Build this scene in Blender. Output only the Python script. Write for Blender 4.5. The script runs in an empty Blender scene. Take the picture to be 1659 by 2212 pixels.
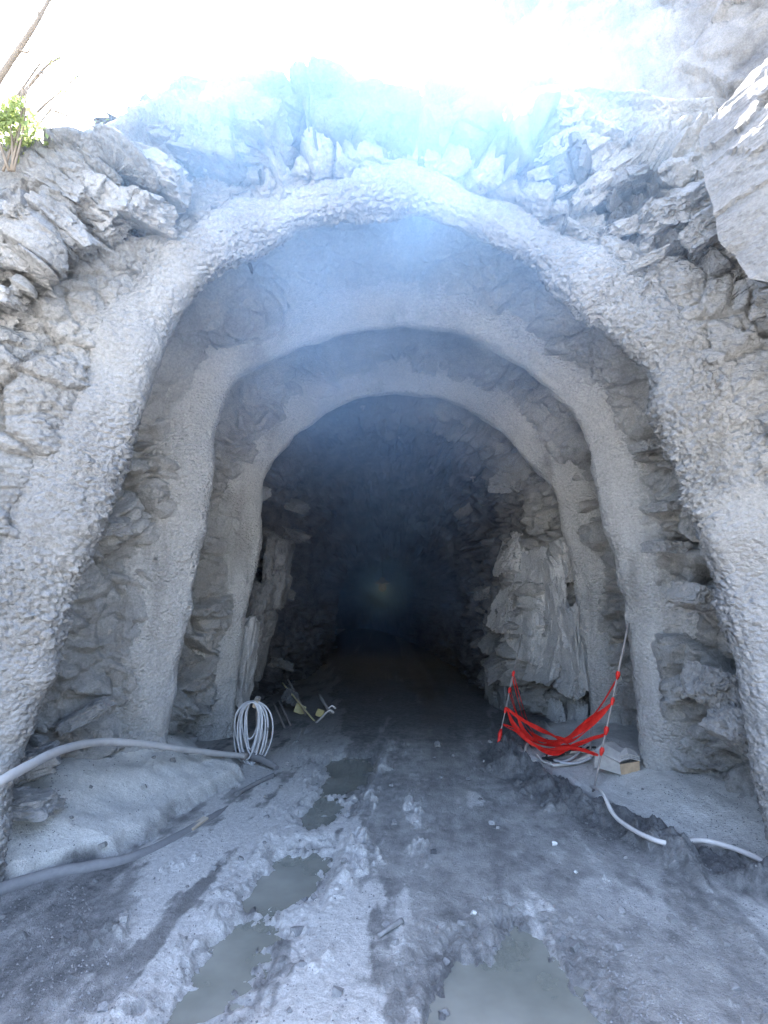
import bpy, bmesh, math, random
import numpy as np
from mathutils import Vector, Matrix

R = math.radians
rnd = random.Random(7)
rng = np.random.default_rng(11)
sc = bpy.context.scene
COL = sc.collection

# ------------------------------------------------------------------ camera, sky, sun, exposure
CAMZ, PITCH, F = 1.65, R(9.2), 1200.0          # F in units of a 1659 x 2212 picture
cam_d = bpy.data.cameras.new('camera')
cam = bpy.data.objects.new('camera', cam_d)
COL.objects.link(cam)
cam.location = (0, 0, CAMZ)
cam.rotation_euler = (R(90) + PITCH, 0, 0)
cam_d.sensor_fit = 'VERTICAL'
cam_d.angle = 2 * math.atan(1106.0 / F)
cam_d.clip_start = 0.05
cam_d.clip_end = 2000
sc.camera = cam

SUN_EL, SUN_ROT = R(62), R(-14)                 # behind the cliff, a little to the left
w = bpy.data.worlds.new('World')
sc.world = w
w.use_nodes = True
nt = w.node_tree
sky = nt.nodes.new('ShaderNodeTexSky')
sky.sky_type = 'NISHITA'
sky.sun_disc = False
sky.sun_elevation = SUN_EL
sky.sun_rotation = SUN_ROT
sky.dust_density = 4.0
sky.ozone_density = 1.1
sky.air_density = 1.0
nt.links.new(sky.outputs[0], nt.nodes['Background'].inputs[0])
nt.nodes['Background'].inputs[1].default_value = 0.15

sd = bpy.data.lights.new('sun', 'SUN')
sun = bpy.data.objects.new('sun', sd)
COL.objects.link(sun)
sd.energy = 5.0
sd.angle = R(0.5)
sd.color = (1.0, 0.95, 0.88)
sdir = Vector((math.sin(SUN_ROT) * math.cos(SUN_EL), math.cos(SUN_ROT) * math.cos(SUN_EL), math.sin(SUN_EL)))
sun.rotation_euler = sdir.to_track_quat('Z', 'Y').to_euler()
sun.location = (0, 10, 20)

sc.view_settings.view_transform = 'Standard'
sc.view_settings.look = 'None'
sc.view_settings.exposure = 3.5
sc.view_settings.gamma = 1.0
sc.render.engine = 'CYCLES'
sc.cycles.use_denoising = True
sc.cycles.max_bounces = 8
sc.cycles.diffuse_bounces = 6
sc.cycles.volume_bounces = 1
sc.cycles.volume_step_rate = 4.0
sc.cycles.volume_max_steps = 96

# ------------------------------------------------------------------ helpers
CP, SP = math.cos(PITCH), math.sin(PITCH)

def at(px, py, Y):
    """point of the place at distance Y seen in the direction of a picture point"""
    dx = (px - 829.5) / F
    dy = -(py - 1106.0) / F
    d = Vector((dx, CP - dy * SP, SP + dy * CP))
    t = Y / d.y
    return Vector((d.x * t, Y, CAMZ + d.z * t))

def gp(px, py, z=0.0):
    dx = (px - 829.5) / F
    dy = -(py - 1106.0) / F
    d = Vector((dx, CP - dy * SP, SP + dy * CP))
    t = (z - CAMZ) / d.z
    return Vector((d.x * t, d.y * t, z))

def sstep(a, b, x):
    t = np.clip((x - a) / (b - a), 0, 1)
    return t * t * (3 - 2 * t)

def hsh(ix, iy, iz, seed):
    h = (ix.astype(np.uint32) * np.uint32(374761393) + iy.astype(np.uint32) * np.uint32(668265263)
         + iz.astype(np.uint32) * np.uint32(2147483647) + np.uint32((seed * 974634533 + 1013904223) & 0xffffffff))
    h = (h ^ (h >> np.uint32(13))) * np.uint32(1274126177)
    h = (h ^ (h >> np.uint32(16))) * np.uint32(2246822519)
    return h ^ (h >> np.uint32(15))

def h01(ix, iy, iz, seed):
    return (hsh(ix, iy, iz, seed) & np.uint32(0xffffff)).astype(np.float32) / np.float32(16777215)

def perlin(P, seed=0):
    P = P.astype(np.float32)
    i = np.floor(P).astype(np.int32)
    f = P - i
    u = f * f * f * (f * (f * 6 - 15) + 10)
    out = 0
    for dx in (0, 1):
        wx = u[:, 0] if dx else 1 - u[:, 0]
        for dy in (0, 1):
            wy = u[:, 1] if dy else 1 - u[:, 1]
            for dz in (0, 1):
                wz = u[:, 2] if dz else 1 - u[:, 2]
                h = hsh(i[:, 0] + dx, i[:, 1] + dy, i[:, 2] + dz, seed)
                gx = ((h & np.uint32(1023)).astype(np.float32) / 511.5 - 1)
                gy = (((h >> np.uint32(10)) & np.uint32(1023)).astype(np.float32) / 511.5 - 1)
                gz = (((h >> np.uint32(20)) & np.uint32(1023)).astype(np.float32) / 511.5 - 1)
                out = out + wx * wy * wz * (gx * (f[:, 0] - dx) + gy * (f[:, 1] - dy) + gz * (f[:, 2] - dz))
    return out * 1.3

def fbm(P, octaves, seed=0, gain=0.5, lac=2.1):
    a, s, out = 1.0, 1.0, 0
    for k in range(octaves):
        out = out + a * perlin(P * s, seed + k * 17)
        a *= gain
        s *= lac
    return out

def facet(Q, seed, tilt=0.9, jit=0.8):
    """broken rock: every cell is one tilted flat face; also the distance to the joint between cells"""
    Q = Q.astype(np.float32)
    b = np.floor(Q - 0.5).astype(np.int32)
    n = len(Q)
    d1 = np.full(n, 9.0, np.float32)
    d2 = np.full(n, 9.0, np.float32)
    C = np.zeros((n, 3), np.float32)
    I = np.zeros((n, 3), np.int32)
    for dx in (0, 1):
        for dy in (0, 1):
            for dz in (0, 1):
                ix, iy, iz = b[:, 0] + dx, b[:, 1] + dy, b[:, 2] + dz
                c = np.stack([ix + 0.5 + jit * (h01(ix, iy, iz, seed) - 0.5),
                              iy + 0.5 + jit * (h01(ix, iy, iz, seed + 1) - 0.5),
                              iz + 0.5 + jit * (h01(ix, iy, iz, seed + 2) - 0.5)], 1).astype(np.float32)
                d = np.sqrt(((Q - c) ** 2).sum(1))
                m = d < d1
                d2 = np.where(m, d1, np.minimum(d2, d))
                C[m] = c[m]
                I[m, 0] = ix[m]; I[m, 1] = iy[m]; I[m, 2] = iz[m]
                d1 = np.minimum(d1, d)
    o = h01(I[:, 0], I[:, 1], I[:, 2], seed + 5) * 2 - 1
    g = np.stack([h01(I[:, 0], I[:, 1], I[:, 2], seed + 6 + k) * 2 - 1 for k in range(3)], 1)
    val = o + tilt * ((Q - C) * g).sum(1)
    return val, d2 - d1

def obj(name, me, mat=None, parent=None):
    o = bpy.data.objects.new(name, me)
    COL.objects.link(o)
    if mat and not me.materials:
        me.materials.append(mat)
    if parent:
        o.parent = parent
    return o

def tag(o, label, cat, group=None):
    o['label'] = label
    o['category'] = cat
    if group:
        o['group'] = group
    return o

def thing(name, label, cat, loc=(0, 0, 0), group=None):
    o = bpy.data.objects.new(name, None)
    COL.objects.link(o)
    o.location = loc
    o.empty_display_size = 0.1
    return tag(o, label, cat, group)

def part(name, me, mat, root):
    """a part whose mesh is given in place coordinates"""
    o = obj(name, me, mat, root)
    o.matrix_parent_inverse = Matrix.Translation(-Vector(root.location))
    return o

def grid_mesh(name, P, smooth=True, flip=False):
    """P: rows x cols x 3"""
    nr, nc = P.shape[:2]
    me = bpy.data.meshes.new(name)
    me.vertices.add(nr * nc)
    me.vertices.foreach_set('co', P.reshape(-1).astype(np.float32))
    idx = np.arange(nr * nc).reshape(nr, nc)
    q = np.stack([idx[:-1, :-1], idx[:-1, 1:], idx[1:, 1:], idx[1:, :-1]], -1).reshape(-1, 4)
    if flip:
        q = q[:, ::-1]
    nf = len(q)
    me.loops.add(nf * 4)
    me.loops.foreach_set('vertex_index', q.reshape(-1).astype(np.int32))
    me.polygons.add(nf)
    me.polygons.foreach_set('loop_start', np.arange(0, nf * 4, 4, dtype=np.int32))
    me.polygons.foreach_set('use_smooth', np.full(nf, smooth))
    me.update(calc_edges=True)
    return me

def set_attr(me, name, arr):
    a = me.attributes.new(name, 'FLOAT', 'POINT')
    a.data.foreach_set('value', arr.astype(np.float32).reshape(-1))

def grid_normals(P):
    du = np.gradient(P, axis=1)
    dv = np.gradient(P, axis=0)
    n = np.cross(dv, du)
    n /= np.linalg.norm(n, axis=2, keepdims=True) + 1e-9
    return n

def smooth_path(pts, n):
    """Catmull-Rom through points, resampled to n points of equal arc length"""
    p = np.array([tuple(v) for v in pts], float)
    p = np.vstack([2 * p[0] - p[1], p, 2 * p[-1] - p[-2]])
    out = []
    for i in range(1, len(p) - 2):
        t = np.linspace(0, 1, 24, endpoint=False)[:, None]
        a, b, c, d = p[i - 1], p[i], p[i + 1], p[i + 2]
        out.append(0.5 * (2 * b + (c - a) * t + (2 * a - 5 * b + 4 * c - d) * t ** 2 + (3 * b - a - 3 * c + d) * t ** 3))
    out.append(p[-2][None])
    q = np.vstack(out)
    s = np.r_[0, np.cumsum(np.linalg.norm(np.diff(q, axis=0), axis=1))]
    u = np.linspace(0, s[-1], n)
    return np.stack([np.interp(u, s, q[:, k]) for k in range(q.shape[1])], 1)

def tube_mesh(name, path, rad, sides=10, bump=0.0, seed=1, cap=True):
    """a hose, bar or stem along a path; rad is a number or one per point"""
    path = np.asarray(path, float)
    n = len(path)
    rad = np.broadcast_to(np.asarray(rad, float), (n,)).copy()
    T = np.gradient(path, axis=0)
    T /= np.linalg.norm(T, axis=1, keepdims=True) + 1e-9
    ref = np.array([0, 0, 1.0]) if abs(T[:, 2]).mean() < 0.8 else np.array([1.0, 0, 0])
    A = np.cross(T, ref)
    A /= np.linalg.norm(A, axis=1, keepdims=True) + 1e-9
    B = np.cross(A, T)
    ang = np.linspace(0, 2 * math.pi, sides, endpoint=False)
    V = path[:, None] + rad[:, None, None] * (np.cos(ang)[None, :, None] * A[:, None] + np.sin(ang)[None, :, None] * B[:, None])
    if bump:
        nz = fbm(V.reshape(-1, 3) * 9, 3, seed).reshape(n, sides, 1)
        V = V + (V - path[:, None]) / rad[:, None, None] * nz * bump
    faces = []
    for i in range(n - 1):
        for j in range(sides):
            k = (j + 1) % sides
            faces.append((i * sides + j, i * sides + k, (i + 1) * sides + k, (i + 1) * sides + j))
    if cap:
        faces.append(tuple(range(sides))[::-1])
        faces.append(tuple((n - 1) * sides + j for j in range(sides)))
    me = bpy.data.meshes.new(name)
    me.from_pydata(V.reshape(-1, 3).tolist(), [], faces)
    me.polygons.foreach_set('use_smooth', np.array([len(p.vertices) == 4 for p in me.polygons]))
    me.update()
    return me

def box_mesh(name, sx, sy, sz, bev=0.0):
    bm = bmesh.new()
    bmesh.ops.create_cube(bm, size=1)
    for v in bm.verts:
        v.co = Vector((v.co.x * sx, v.co.y * sy, v.co.z * sz))
    if bev:
        bmesh.ops.bevel(bm, geom=bm.edges[:], offset=bev, segments=2, affect='EDGES')
    me = bpy.data.meshes.new(name)
    bm.to_mesh(me)
    bm.free()
    return me

# ------------------------------------------------------------------ materials
def new_mat(name):
    m = bpy.data.materials.new(name)
    m.use_nodes = True
    t = m.node_tree
    return m, t, t.nodes['Principled BSDF']

def nd(t, kind, **kw):
    n = t.nodes.new(kind)
    for k, v in kw.items():
        setattr(n, k, v)
    return n

def noise(t, scale, detail=6, rough=0.6, vec=None, stretch=None):
    n = nd(t, 'ShaderNodeTexNoise')
    n.inputs['Scale'].default_value = scale
    n.inputs['Detail'].default_value = detail
    n.inputs['Roughness'].default_value = rough
    g = nd(t, 'ShaderNodeNewGeometry')
    if stretch:
        mp = nd(t, 'ShaderNodeMapping')
        mp.inputs['Scale'].default_value = stretch
        t.links.new(g.outputs['Position'], mp.inputs['Vector'])
        t.links.new(mp.outputs['Vector'], n.inputs['Vector'])
    else:
        t.links.new(g.outputs['Position'], n.inputs['Vector'])
    return n.outputs['Fac']

def ramp(t, fac, stops):
    r = nd(t, 'ShaderNodeValToRGB')
    e = r.color_ramp.elements
    while len(e) < len(stops):
        e.new(0.5)
    for k, (p, c) in enumerate(stops):
        e[k].position = p
        e[k].color = (*c, 1) if len(c) == 3 else c
    t.links.new(fac, r.inputs['Fac'])
    return r.outputs['Color']

def mixc(t, fac, a, b, mode='MIX'):
    m = nd(t, 'ShaderNodeMix', data_type='RGBA', blend_type=mode)
    for s, v in ((0, fac), (6, a), (7, b)):
        if hasattr(v, 'node'):
            t.links.new(v, m.inputs[s])
        elif s == 0:
            m.inputs[s].default_value = v
        else:
            m.inputs[s].default_value = (*v, 1)
    return m.outputs[2]

def mth(t, op, a, b=0.5, c=None, clamp=False):
    m = nd(t, 'ShaderNodeMath', operation=op, use_clamp=clamp)
    for s, v in ((0, a), (1, b), (2, c)):
        if v is None:
            continue
        if hasattr(v, 'node'):
            t.links.new(v, m.inputs[s])
        else:
            m.inputs[s].default_value = v
    return m.outputs[0]

def bump(t, b, h, strength, dist):
    n = nd(t, 'ShaderNodeBump')
    n.inputs['Strength'].default_value = strength
    n.inputs['Distance'].default_value = dist
    t.links.new(h, n.inputs['Height'])
    t.links.new(n.outputs['Normal'], b.inputs['Normal'])

def attr(t, name):
    return nd(t, 'ShaderNodeAttribute', attribute_name=name).outputs['Fac']

def mat_rock(name, lo, hi, tint, bscale=22, bst=0.55, rough=0.95, stretch=None, bare=None, knobs=0.0, sprayed=None):
    m, t, b = new_mat(name)
    big = noise(t, 1.3, 5, 0.62)
    col = ramp(t, big, [(0.30, lo), (0.66, hi)])
    col = mixc(t, ramp(t, noise(t, 0.8, 4, 0.5), [(0.5, (0, 0, 0)), (0.72, (0.55, 0.55, 0.55))]), col, tint)
    if sprayed:
        col = mixc(t, attr(t, 'spray'), col, ramp(t, big, [(0.30, sprayed[0]), (0.66, sprayed[1])]))
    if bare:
        col = mixc(t, attr(t, 'bare'), col, ramp(t, noise(t, 2.5, 5, 0.6), [(0.3, bare[0]), (0.7, bare[1])]))  # unsprayed rock, darkened further to paint shade on brow and deep walls
    fine = noise(t, 48, 5, 0.78)
    col = mixc(t, 0.55, col, ramp(t, fine, [(0.28, (0.40, 0.40, 0.40)), (0.72, (1.35, 1.35, 1.35))]), 'MULTIPLY')
    t.links.new(col, b.inputs['Base Color'])
    b.inputs['Roughness'].default_value = rough
    b.inputs['Specular IOR Level'].default_value = 0.25
    h = mth(t, 'ADD', mth(t, 'MULTIPLY', noise(t, bscale, 5, 0.68, stretch=stretch), 1.0), mth(t, 'MULTIPLY', noise(t, bscale * 5, 3, 0.7), 0.25))
    if knobs:
        vo = nd(t, 'ShaderNodeTexVoronoi', feature='F1')
        vo.inputs['Scale'].default_value = 27
        mp = nd(t, 'ShaderNodeMapping'); mp.inputs['Scale'].default_value = (1, 1, 1.5)
        g = nd(t, 'ShaderNodeNewGeometry')
        wv = nd(t, 'ShaderNodeVectorMath', operation='ADD')
        wn_ = nd(t, 'ShaderNodeTexNoise'); wn_.inputs['Scale'].default_value = 14
        t.links.new(g.outputs['Position'], wn_.inputs['Vector'])
        sc_n = nd(t, 'ShaderNodeVectorMath', operation='SCALE'); sc_n.inputs['Scale'].default_value = 0.05
        t.links.new(wn_.outputs['Color'], sc_n.inputs[0])
        t.links.new(g.outputs['Position'], wv.inputs[0]); t.links.new(sc_n.outputs[0], wv.inputs[1])
        t.links.new(wv.outputs[0], mp.inputs['Vector'])
        t.links.new(mp.outputs[0], vo.inputs['Vector'])
        kn = nd(t, 'ShaderNodeMapRange')
        kn.inputs[1].default_value = 0.35; kn.inputs[2].default_value = 0.62; kn.inputs[3].default_value = 0.25 * knobs; kn.inputs[4].default_value = 1.25 * knobs
        t.links.new(noise(t, 1.7, 4, 0.6), kn.inputs[0])
        h = mth(t, 'SUBTRACT', h, mth(t, 'MULTIPLY', vo.outputs['Distance'], kn.outputs[0]))
        damp = ramp(t, noise(t, 2.6, 4, 0.6, stretch=(1, 1, 0.22)), [(0.52, (1, 1, 1)), (0.72, (0.66, 0.655, 0.64))])
        t.links.new(mixc(t, 1.0, col, damp, 'MULTIPLY'), b.inputs['Base Color'])
    bump(t, b, h, bst, 0.05)
    return m

M = {}
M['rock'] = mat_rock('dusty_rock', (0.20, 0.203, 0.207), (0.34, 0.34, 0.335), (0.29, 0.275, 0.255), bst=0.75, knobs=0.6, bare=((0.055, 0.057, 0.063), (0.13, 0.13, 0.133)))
M['block'] = mat_rock('dusty_rock_block', (0.20, 0.203, 0.207), (0.33, 0.33, 0.327), (0.29, 0.275, 0.255), 22, 0.6, knobs=0.35)
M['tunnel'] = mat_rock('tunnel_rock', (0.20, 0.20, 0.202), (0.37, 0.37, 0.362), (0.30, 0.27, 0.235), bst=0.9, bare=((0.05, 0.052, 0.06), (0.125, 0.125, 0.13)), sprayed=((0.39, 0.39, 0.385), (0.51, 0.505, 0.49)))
M['cliff'] = mat_rock('pale_cliff', (0.09, 0.092, 0.098), (0.23, 0.23, 0.232), (0.15, 0.14, 0.125), 9, 0.8, knobs=0.01)
M['slab'] = mat_rock('striated_slab', (0.19, 0.19, 0.192), (0.29, 0.288, 0.282), (0.25, 0.24, 0.225), 14, 0.9, stretch=(1, 1, 3.5))
M['shotcrete'] = mat_rock('shotcrete', (0.35, 0.35, 0.347), (0.46, 0.457, 0.445), (0.41, 0.395, 0.365), 30, 0.75, knobs=1.0)

def mat_simple(name, c, rough=0.6, metal=0.0, dust=None, dscale=18, bst=0.0):
    m, t, b = new_mat(name)
    col = ramp(t, noise(t, dscale, 5, 0.65), [(0.3, tuple(x * 0.8 for x in c)), (0.7, tuple(min(1, x * 1.15) for x in c))])
    if dust:
        g = nd(t, 'ShaderNodeNewGeometry')
        sx = nd(t, 'ShaderNodeSeparateXYZ')
        t.links.new(g.outputs['Normal'], sx.inputs[0])
        f = mth(t, 'MULTIPLY', mth(t, 'ADD', mth(t, 'MULTIPLY', sx.outputs[2], 0.5), noise(t, 30, 4, 0.7)), dust[1], clamp=True)
        col = mixc(t, f, col, dust[0])
    t.links.new(col, b.inputs['Base Color'])
    b.inputs['Roughness'].default_value = rough
    b.inputs['Metallic'].default_value = metal
    if bst:
        bump(t, b, noise(t, 60, 6, 0.7), bst, 0.01)
    return m

DUST = (0.42, 0.415, 0.40)
M['hose'] = mat_simple('dusty_grey_hose', (0.34, 0.335, 0.34), 0.7, 0, (DUST, 0.8), 12, 0.25)
M['dark_hose'] = mat_simple('muddy_dark_hose', (0.09, 0.09, 0.10), 0.7, 0, ((0.24, 0.24, 0.238), 0.5), 12, 0.5)
M['pale_hose'] = mat_simple('pale_hose', (0.52, 0.49, 0.48), 0.6, 0, (DUST, 0.5), 10, 0.2)
M['cable'] = mat_simple('grey_cable', (0.40, 0.41, 0.43), 0.5)
M['cable_pale'] = mat_simple('cream_cable', (0.55, 0.52, 0.47), 0.5)
M['cable_black'] = mat_simple('black_cable', (0.03, 0.03, 0.032), 0.5)
M['steel'] = mat_simple('rusty_steel', (0.20, 0.17, 0.16), 0.6, 0.3, (DUST, 0.35), 25)
M['steel_pale'] = mat_simple('dusty_steel', (0.42, 0.39, 0.38), 0.6, 0.2, (DUST, 0.5), 25)
M['yellow'] = mat_simple('yellow_paint', (0.36, 0.29, 0.07), 0.7, 0, (DUST, 0.5))
M['wood'] = mat_simple('old_wood', (0.30, 0.24, 0.16), 0.8, 0, (DUST, 0.4))
M['card'] = mat_simple('brown_cardboard', (0.45, 0.33, 0.22), 0.85)
M['card_dusty'] = mat_simple('dusty_cardboard', (0.40, 0.38, 0.36), 0.9)
M['paper'] = mat_simple('white_scrap', (0.50, 0.50, 0.49), 0.8)
M['bark'] = mat_simple('bark', (0.17, 0.14, 0.11), 0.9)
M['ink'] = mat_simple('black_print', (0.03, 0.01, 0.012), 0.5)
M['shotcrete_rough'] = mat_rock('rough_grey_shotcrete', (0.25, 0.252, 0.255), (0.36, 0.36, 0.355), (0.31, 0.295, 0.275), 30, 0.8, knobs=1.0)
M['gravel'] = mat_rock('gravel', (0.10, 0.10, 0.105), (0.30, 0.30, 0.305), (0.2, 0.19, 0.18), 30, 0.4, 0.8)
M['stone'] = mat_rock('loose_stone', (0.13, 0.13, 0.135), (0.26, 0.26, 0.26), (0.3, 0.29, 0.27), 30, 0.4, 0.8)
M['darkstone'] = mat_simple('wet_dark_stone', (0.06, 0.062, 0.068), 0.5)

m, t, b = new_mat('red_tape')
col = ramp(t, noise(t, 16, 4, 0.7), [(0.35, (0.70, 0.02, 0.015)), (0.62, (0.90, 0.05, 0.035)), (0.85, (0.65, 0.20, 0.18))])
t.links.new(col, b.inputs['Base Color'])
b.inputs['Roughness'].default_value = 0.45
bump(t, b, noise(t, 45, 3, 0.6), 0.5, 0.01)
tr = nd(t, 'ShaderNodeBsdfTranslucent')
tr.inputs['Color'].default_value = (0.8, 0.02, 0.015, 1)
mx = nd(t, 'ShaderNodeMixShader')
mx.inputs[0].default_value = 0.3
t.links.new(b.outputs[0], mx.inputs[1]); t.links.new(tr.outputs[0], mx.inputs[2])
t.links.new(mx.outputs[0], t.nodes['Material Output'].inputs['Surface'])
M['tape'] = m

m, t, b = new_mat('leaf')
col = ramp(t, noise(t, 30, 3), [(0.3, (0.10, 0.15, 0.04)), (0.7, (0.26, 0.32, 0.12))])
t.links.new(col, b.inputs['Base Color'])
b.inputs['Roughness'].default_value = 0.5
tr = nd(t, 'ShaderNodeBsdfTranslucent')
tr.inputs['Color'].default_value = (0.36, 0.42, 0.16, 1)
mx = nd(t, 'ShaderNodeMixShader'); mx.inputs[0].default_value = 0.45
t.links.new(b.outputs[0], mx.inputs[1]); t.links.new(tr.outputs[0], mx.inputs[2])
t.links.new(mx.outputs[0], t.nodes['Material Output'].inputs['Surface'])
M['leaf'] = m

m, t, b = new_mat('muddy_water')
col = ramp(t, noise(t, 2.2, 4), [(0.35, (0.20, 0.21, 0.185)), (0.65, (0.31, 0.315, 0.285))])
t.links.new(col, b.inputs['Base Color'])
b.inputs['Roughness'].default_value = 0.06
b.inputs['IOR'].default_value = 1.33
bump(t, b, noise(t, 9, 2), 0.05, 0.01)
tp = nd(t, 'ShaderNodeBsdfTransparent'); tp.inputs['Color'].default_value = (0.80, 0.82, 0.76, 1)
mx = nd(t, 'ShaderNodeMixShader'); mx.inputs[0].default_value = 0.62
t.links.new(tp.outputs[0], mx.inputs[1]); t.links.new(b.outputs[0], mx.inputs[2])
t.links.new(mx.outputs[0], t.nodes['Material Output'].inputs['Surface'])
b.inputs['Specular IOR Level'].default_value = 1.0
M['water'] = m

m, t, b = new_mat('mud_ground')
pale, silt, dark, wet = attr(t, 'pale'), attr(t, 'silt'), attr(t, 'dark'), attr(t, 'wet')
col = ramp(t, noise(t, 7, 5, 0.68), [(0.3, (0.21, 0.211, 0.207)), (0.7, (0.40, 0.398, 0.388))])
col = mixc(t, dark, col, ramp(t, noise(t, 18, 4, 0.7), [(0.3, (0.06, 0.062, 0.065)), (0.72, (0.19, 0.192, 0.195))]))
col = mixc(t, pale, col, ramp(t, noise(t, 26, 4, 0.7), [(0.3, (0.38, 0.38, 0.375)), (0.7, (0.62, 0.615, 0.60))]))
col = mixc(t, silt, col, ramp(t, noise(t, 22, 5, 0.7), [(0.25, (0.50, 0.495, 0.475)), (0.7, (0.66, 0.655, 0.63))]))
grit = noise(t, 120, 4, 0.7)
col = mixc(t, 0.6, col, ramp(t, grit, [(0.3, (0.6, 0.6, 0.6)), (0.7, (1.3, 1.3, 1.3))]), 'MULTIPLY')
t.links.new(col, b.inputs['Base Color'])
rg = mth(t, 'SUBTRACT', 0.92, mth(t, 'MULTIPLY', wet, 0.5))
t.links.new(rg, b.inputs['Roughness'])
b.inputs['Specular IOR Level'].default_value = 0.5
bump(t, b, mth(t, 'ADD', noise(t, 40, 5, 0.72), mth(t, 'MULTIPLY', grit, 0.4)), 0.9, 0.03)
M['ground'] = m

# ------------------------------------------------------------------ arch profiles (left foot to right foot)
RIB_Y = (3.4, 5.2, 7.1)
RIB_PX = [
    [(-10, 1800), (30, 1660), (95, 1470), (170, 1230), (240, 1060), (300, 860), (340, 730), (385, 650), (440, 598), (510, 548), (600, 508),
     (700, 470), (830, 455), (960, 462), (1050, 495), (1150, 560), (1235, 640), (1330, 715), (1400, 790), (1420, 880), (1450, 950),
     (1490, 1050), (1540, 1200), (1580, 1340), (1620, 1500), (1650, 1640), (1675, 1800)],
    [(325, 1800), (345, 1690), (372, 1480), (410, 1280), (440, 1110), (455, 980), (468, 880), (500, 828), (560, 788), (650, 748), (730, 718), (800, 705),
     (880, 703), (960, 709), (1060, 745), (1150, 808), (1215, 865), (1262, 930), (1285, 1010), (1310, 1130), (1340, 1250), (1362, 1310), (1375, 1480), (1392, 1640), (1400, 1720), (1405, 1800)],
    [(488, 1720), (500, 1625), (512, 1480), (530, 1340), (556, 1200), (566, 1120), (570, 1035), (600, 980), (650, 925), (740, 872), (840, 850),
     (930, 855), (1000, 880), (1080, 930), (1140, 990), (1190, 1045), (1212, 1110), (1236, 1200), (1255, 1320), (1268, 1440), (1285, 1560), (1300, 1720)],
]

def profile(k, n):
    pts = [at(px, py, RIB_Y[k]) for px, py in RIB_PX[k]]
    p = smooth_path(pts, n * 2)[:, [0, 2]]
    keep = p[:, 1] > -0.5
    p = p[keep]
    if p[0, 1] > -0.45:
        p = np.vstack([[p[0, 0] - 0.02, -0.5], p])
    if p[-1, 1] > -0.45:
        p = np.vstack([p, [p[-1, 0] + 0.02, -0.5]])
    s = np.r_[0, np.cumsum(np.linalg.norm(np.diff(p, axis=0), axis=1))]
    u = np.linspace(0, s[-1], n)
    return np.stack([np.interp(u, s, p[:, i]) for i in range(2)], 1)

def outward(p):
    """unit vector pointing out of the arch, smoothed so that rings do not cross"""
    t = np.gradient(p, axis=0)
    nrm = np.stack([-t[:, 1], t[:, 0]], 1)
    k = max(3, len(p) // 14)
    ker = np.hanning(2 * k + 1); ker /= ker.sum()
    for i in range(2):
        nrm[:, i] = np.convolve(np.pad(nrm[:, i], k, mode='edge'), ker, 'valid')
    nrm /= np.linalg.norm(nrm, axis=1, keepdims=True)
    return nrm

def ring(p, Y, off=0.0):
    q = p + outward(p) * (off[:, None] if hasattr(off, '__len__') else off)
    return np.stack([q[:, 0], np.full(len(q), Y) if not hasattr(Y, '__len__') else Y, q[:, 1]], 1)

def loft(rings, counts):
    """Catmull-Rom surface through rings (each cols x 3)"""
    rr = [2 * rings[0] - rings[1]] + rings + [2 * rings[-1] - rings[-2]]
    out = []
    for i in range(1, len(rr) - 2):
        a, b, c, d = rr[i - 1], rr[i], rr[i + 1], rr[i + 2]
        for tt in np.linspace(0, 1, counts[i - 1], endpoint=False):
            out.append(0.5 * (2 * b + (c - a) * tt + (2 * a - 5 * b + 4 * c - d) * tt ** 2 + (3 * b - a - 3 * c + d) * tt ** 3))
    out.append(rr[-2])
    return np.array(out)

def bed(dip_deg, dipdir):
    n = Vector((math.sin(R(dip_deg)) * dipdir[0], math.sin(R(dip_deg)) * dipdir[1], math.cos(R(dip_deg))))
    n.normalize()
    a = n.cross(Vector((0, 1, 0))).normalized()
    b_ = n.cross(a)
    return np.array([a, b_, n]).T

BED_L = bed(24, (0.95, -0.3))
BED_R = bed(34, (-0.9, -0.45))

def bedded(P, size, flat):
    """coordinates along the bedding of each side; beds are thin across their plane"""
    L = P @ (BED_L / np.array([size, size, size / flat]))
    Rr = P @ (BED_R / np.array([size, size, size / flat]))
    return np.where(P[:, :1] < 0.1 + 0.3 * np.sin(P[:, 2:3] * 3), L, Rr + 31.7)

def rock_disp(P, a_big, a_mid, a_small, a_fine, seed=0):
    warp = np.stack([perlin(P * 1.7, seed + k) for k in range(3)], 1) * 0.16
    Q = P + warp
    v1, e1 = facet(bedded(Q, 0.80, 1.35), seed + 40)
    v2, e2 = facet(bedded(Q, 0.34, 1.55), seed + 60)
    v3, e3 = facet(bedded(Q + warp * 0.4, 0.14, 1.6), seed + 80)
    d = a_big * v1 + a_mid * v2 + a_small * v3
    d -= (1 - sstep(0.0, 0.09, e1)) * a_big * 0.7 + (1 - sstep(0.0, 0.12, e2)) * a_mid * 0.6
    d += a_fine * fbm(P * 9, 4, seed + 9, 0.55)
    return d

def lumps(P, seed):
    """sprayed concrete: crowded knobs a few centimetres across"""
    Q = P * np.array([19, 19, 30.0]) + np.stack([perlin(P * 6, seed + k) for k in range(3)], 1) * 0.8
    v, e = facet(Q, seed, 0.3, 0.95)
    return (np.sqrt(np.clip(e, 0, 1)) - 0.4) + 0.25 * v

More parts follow.
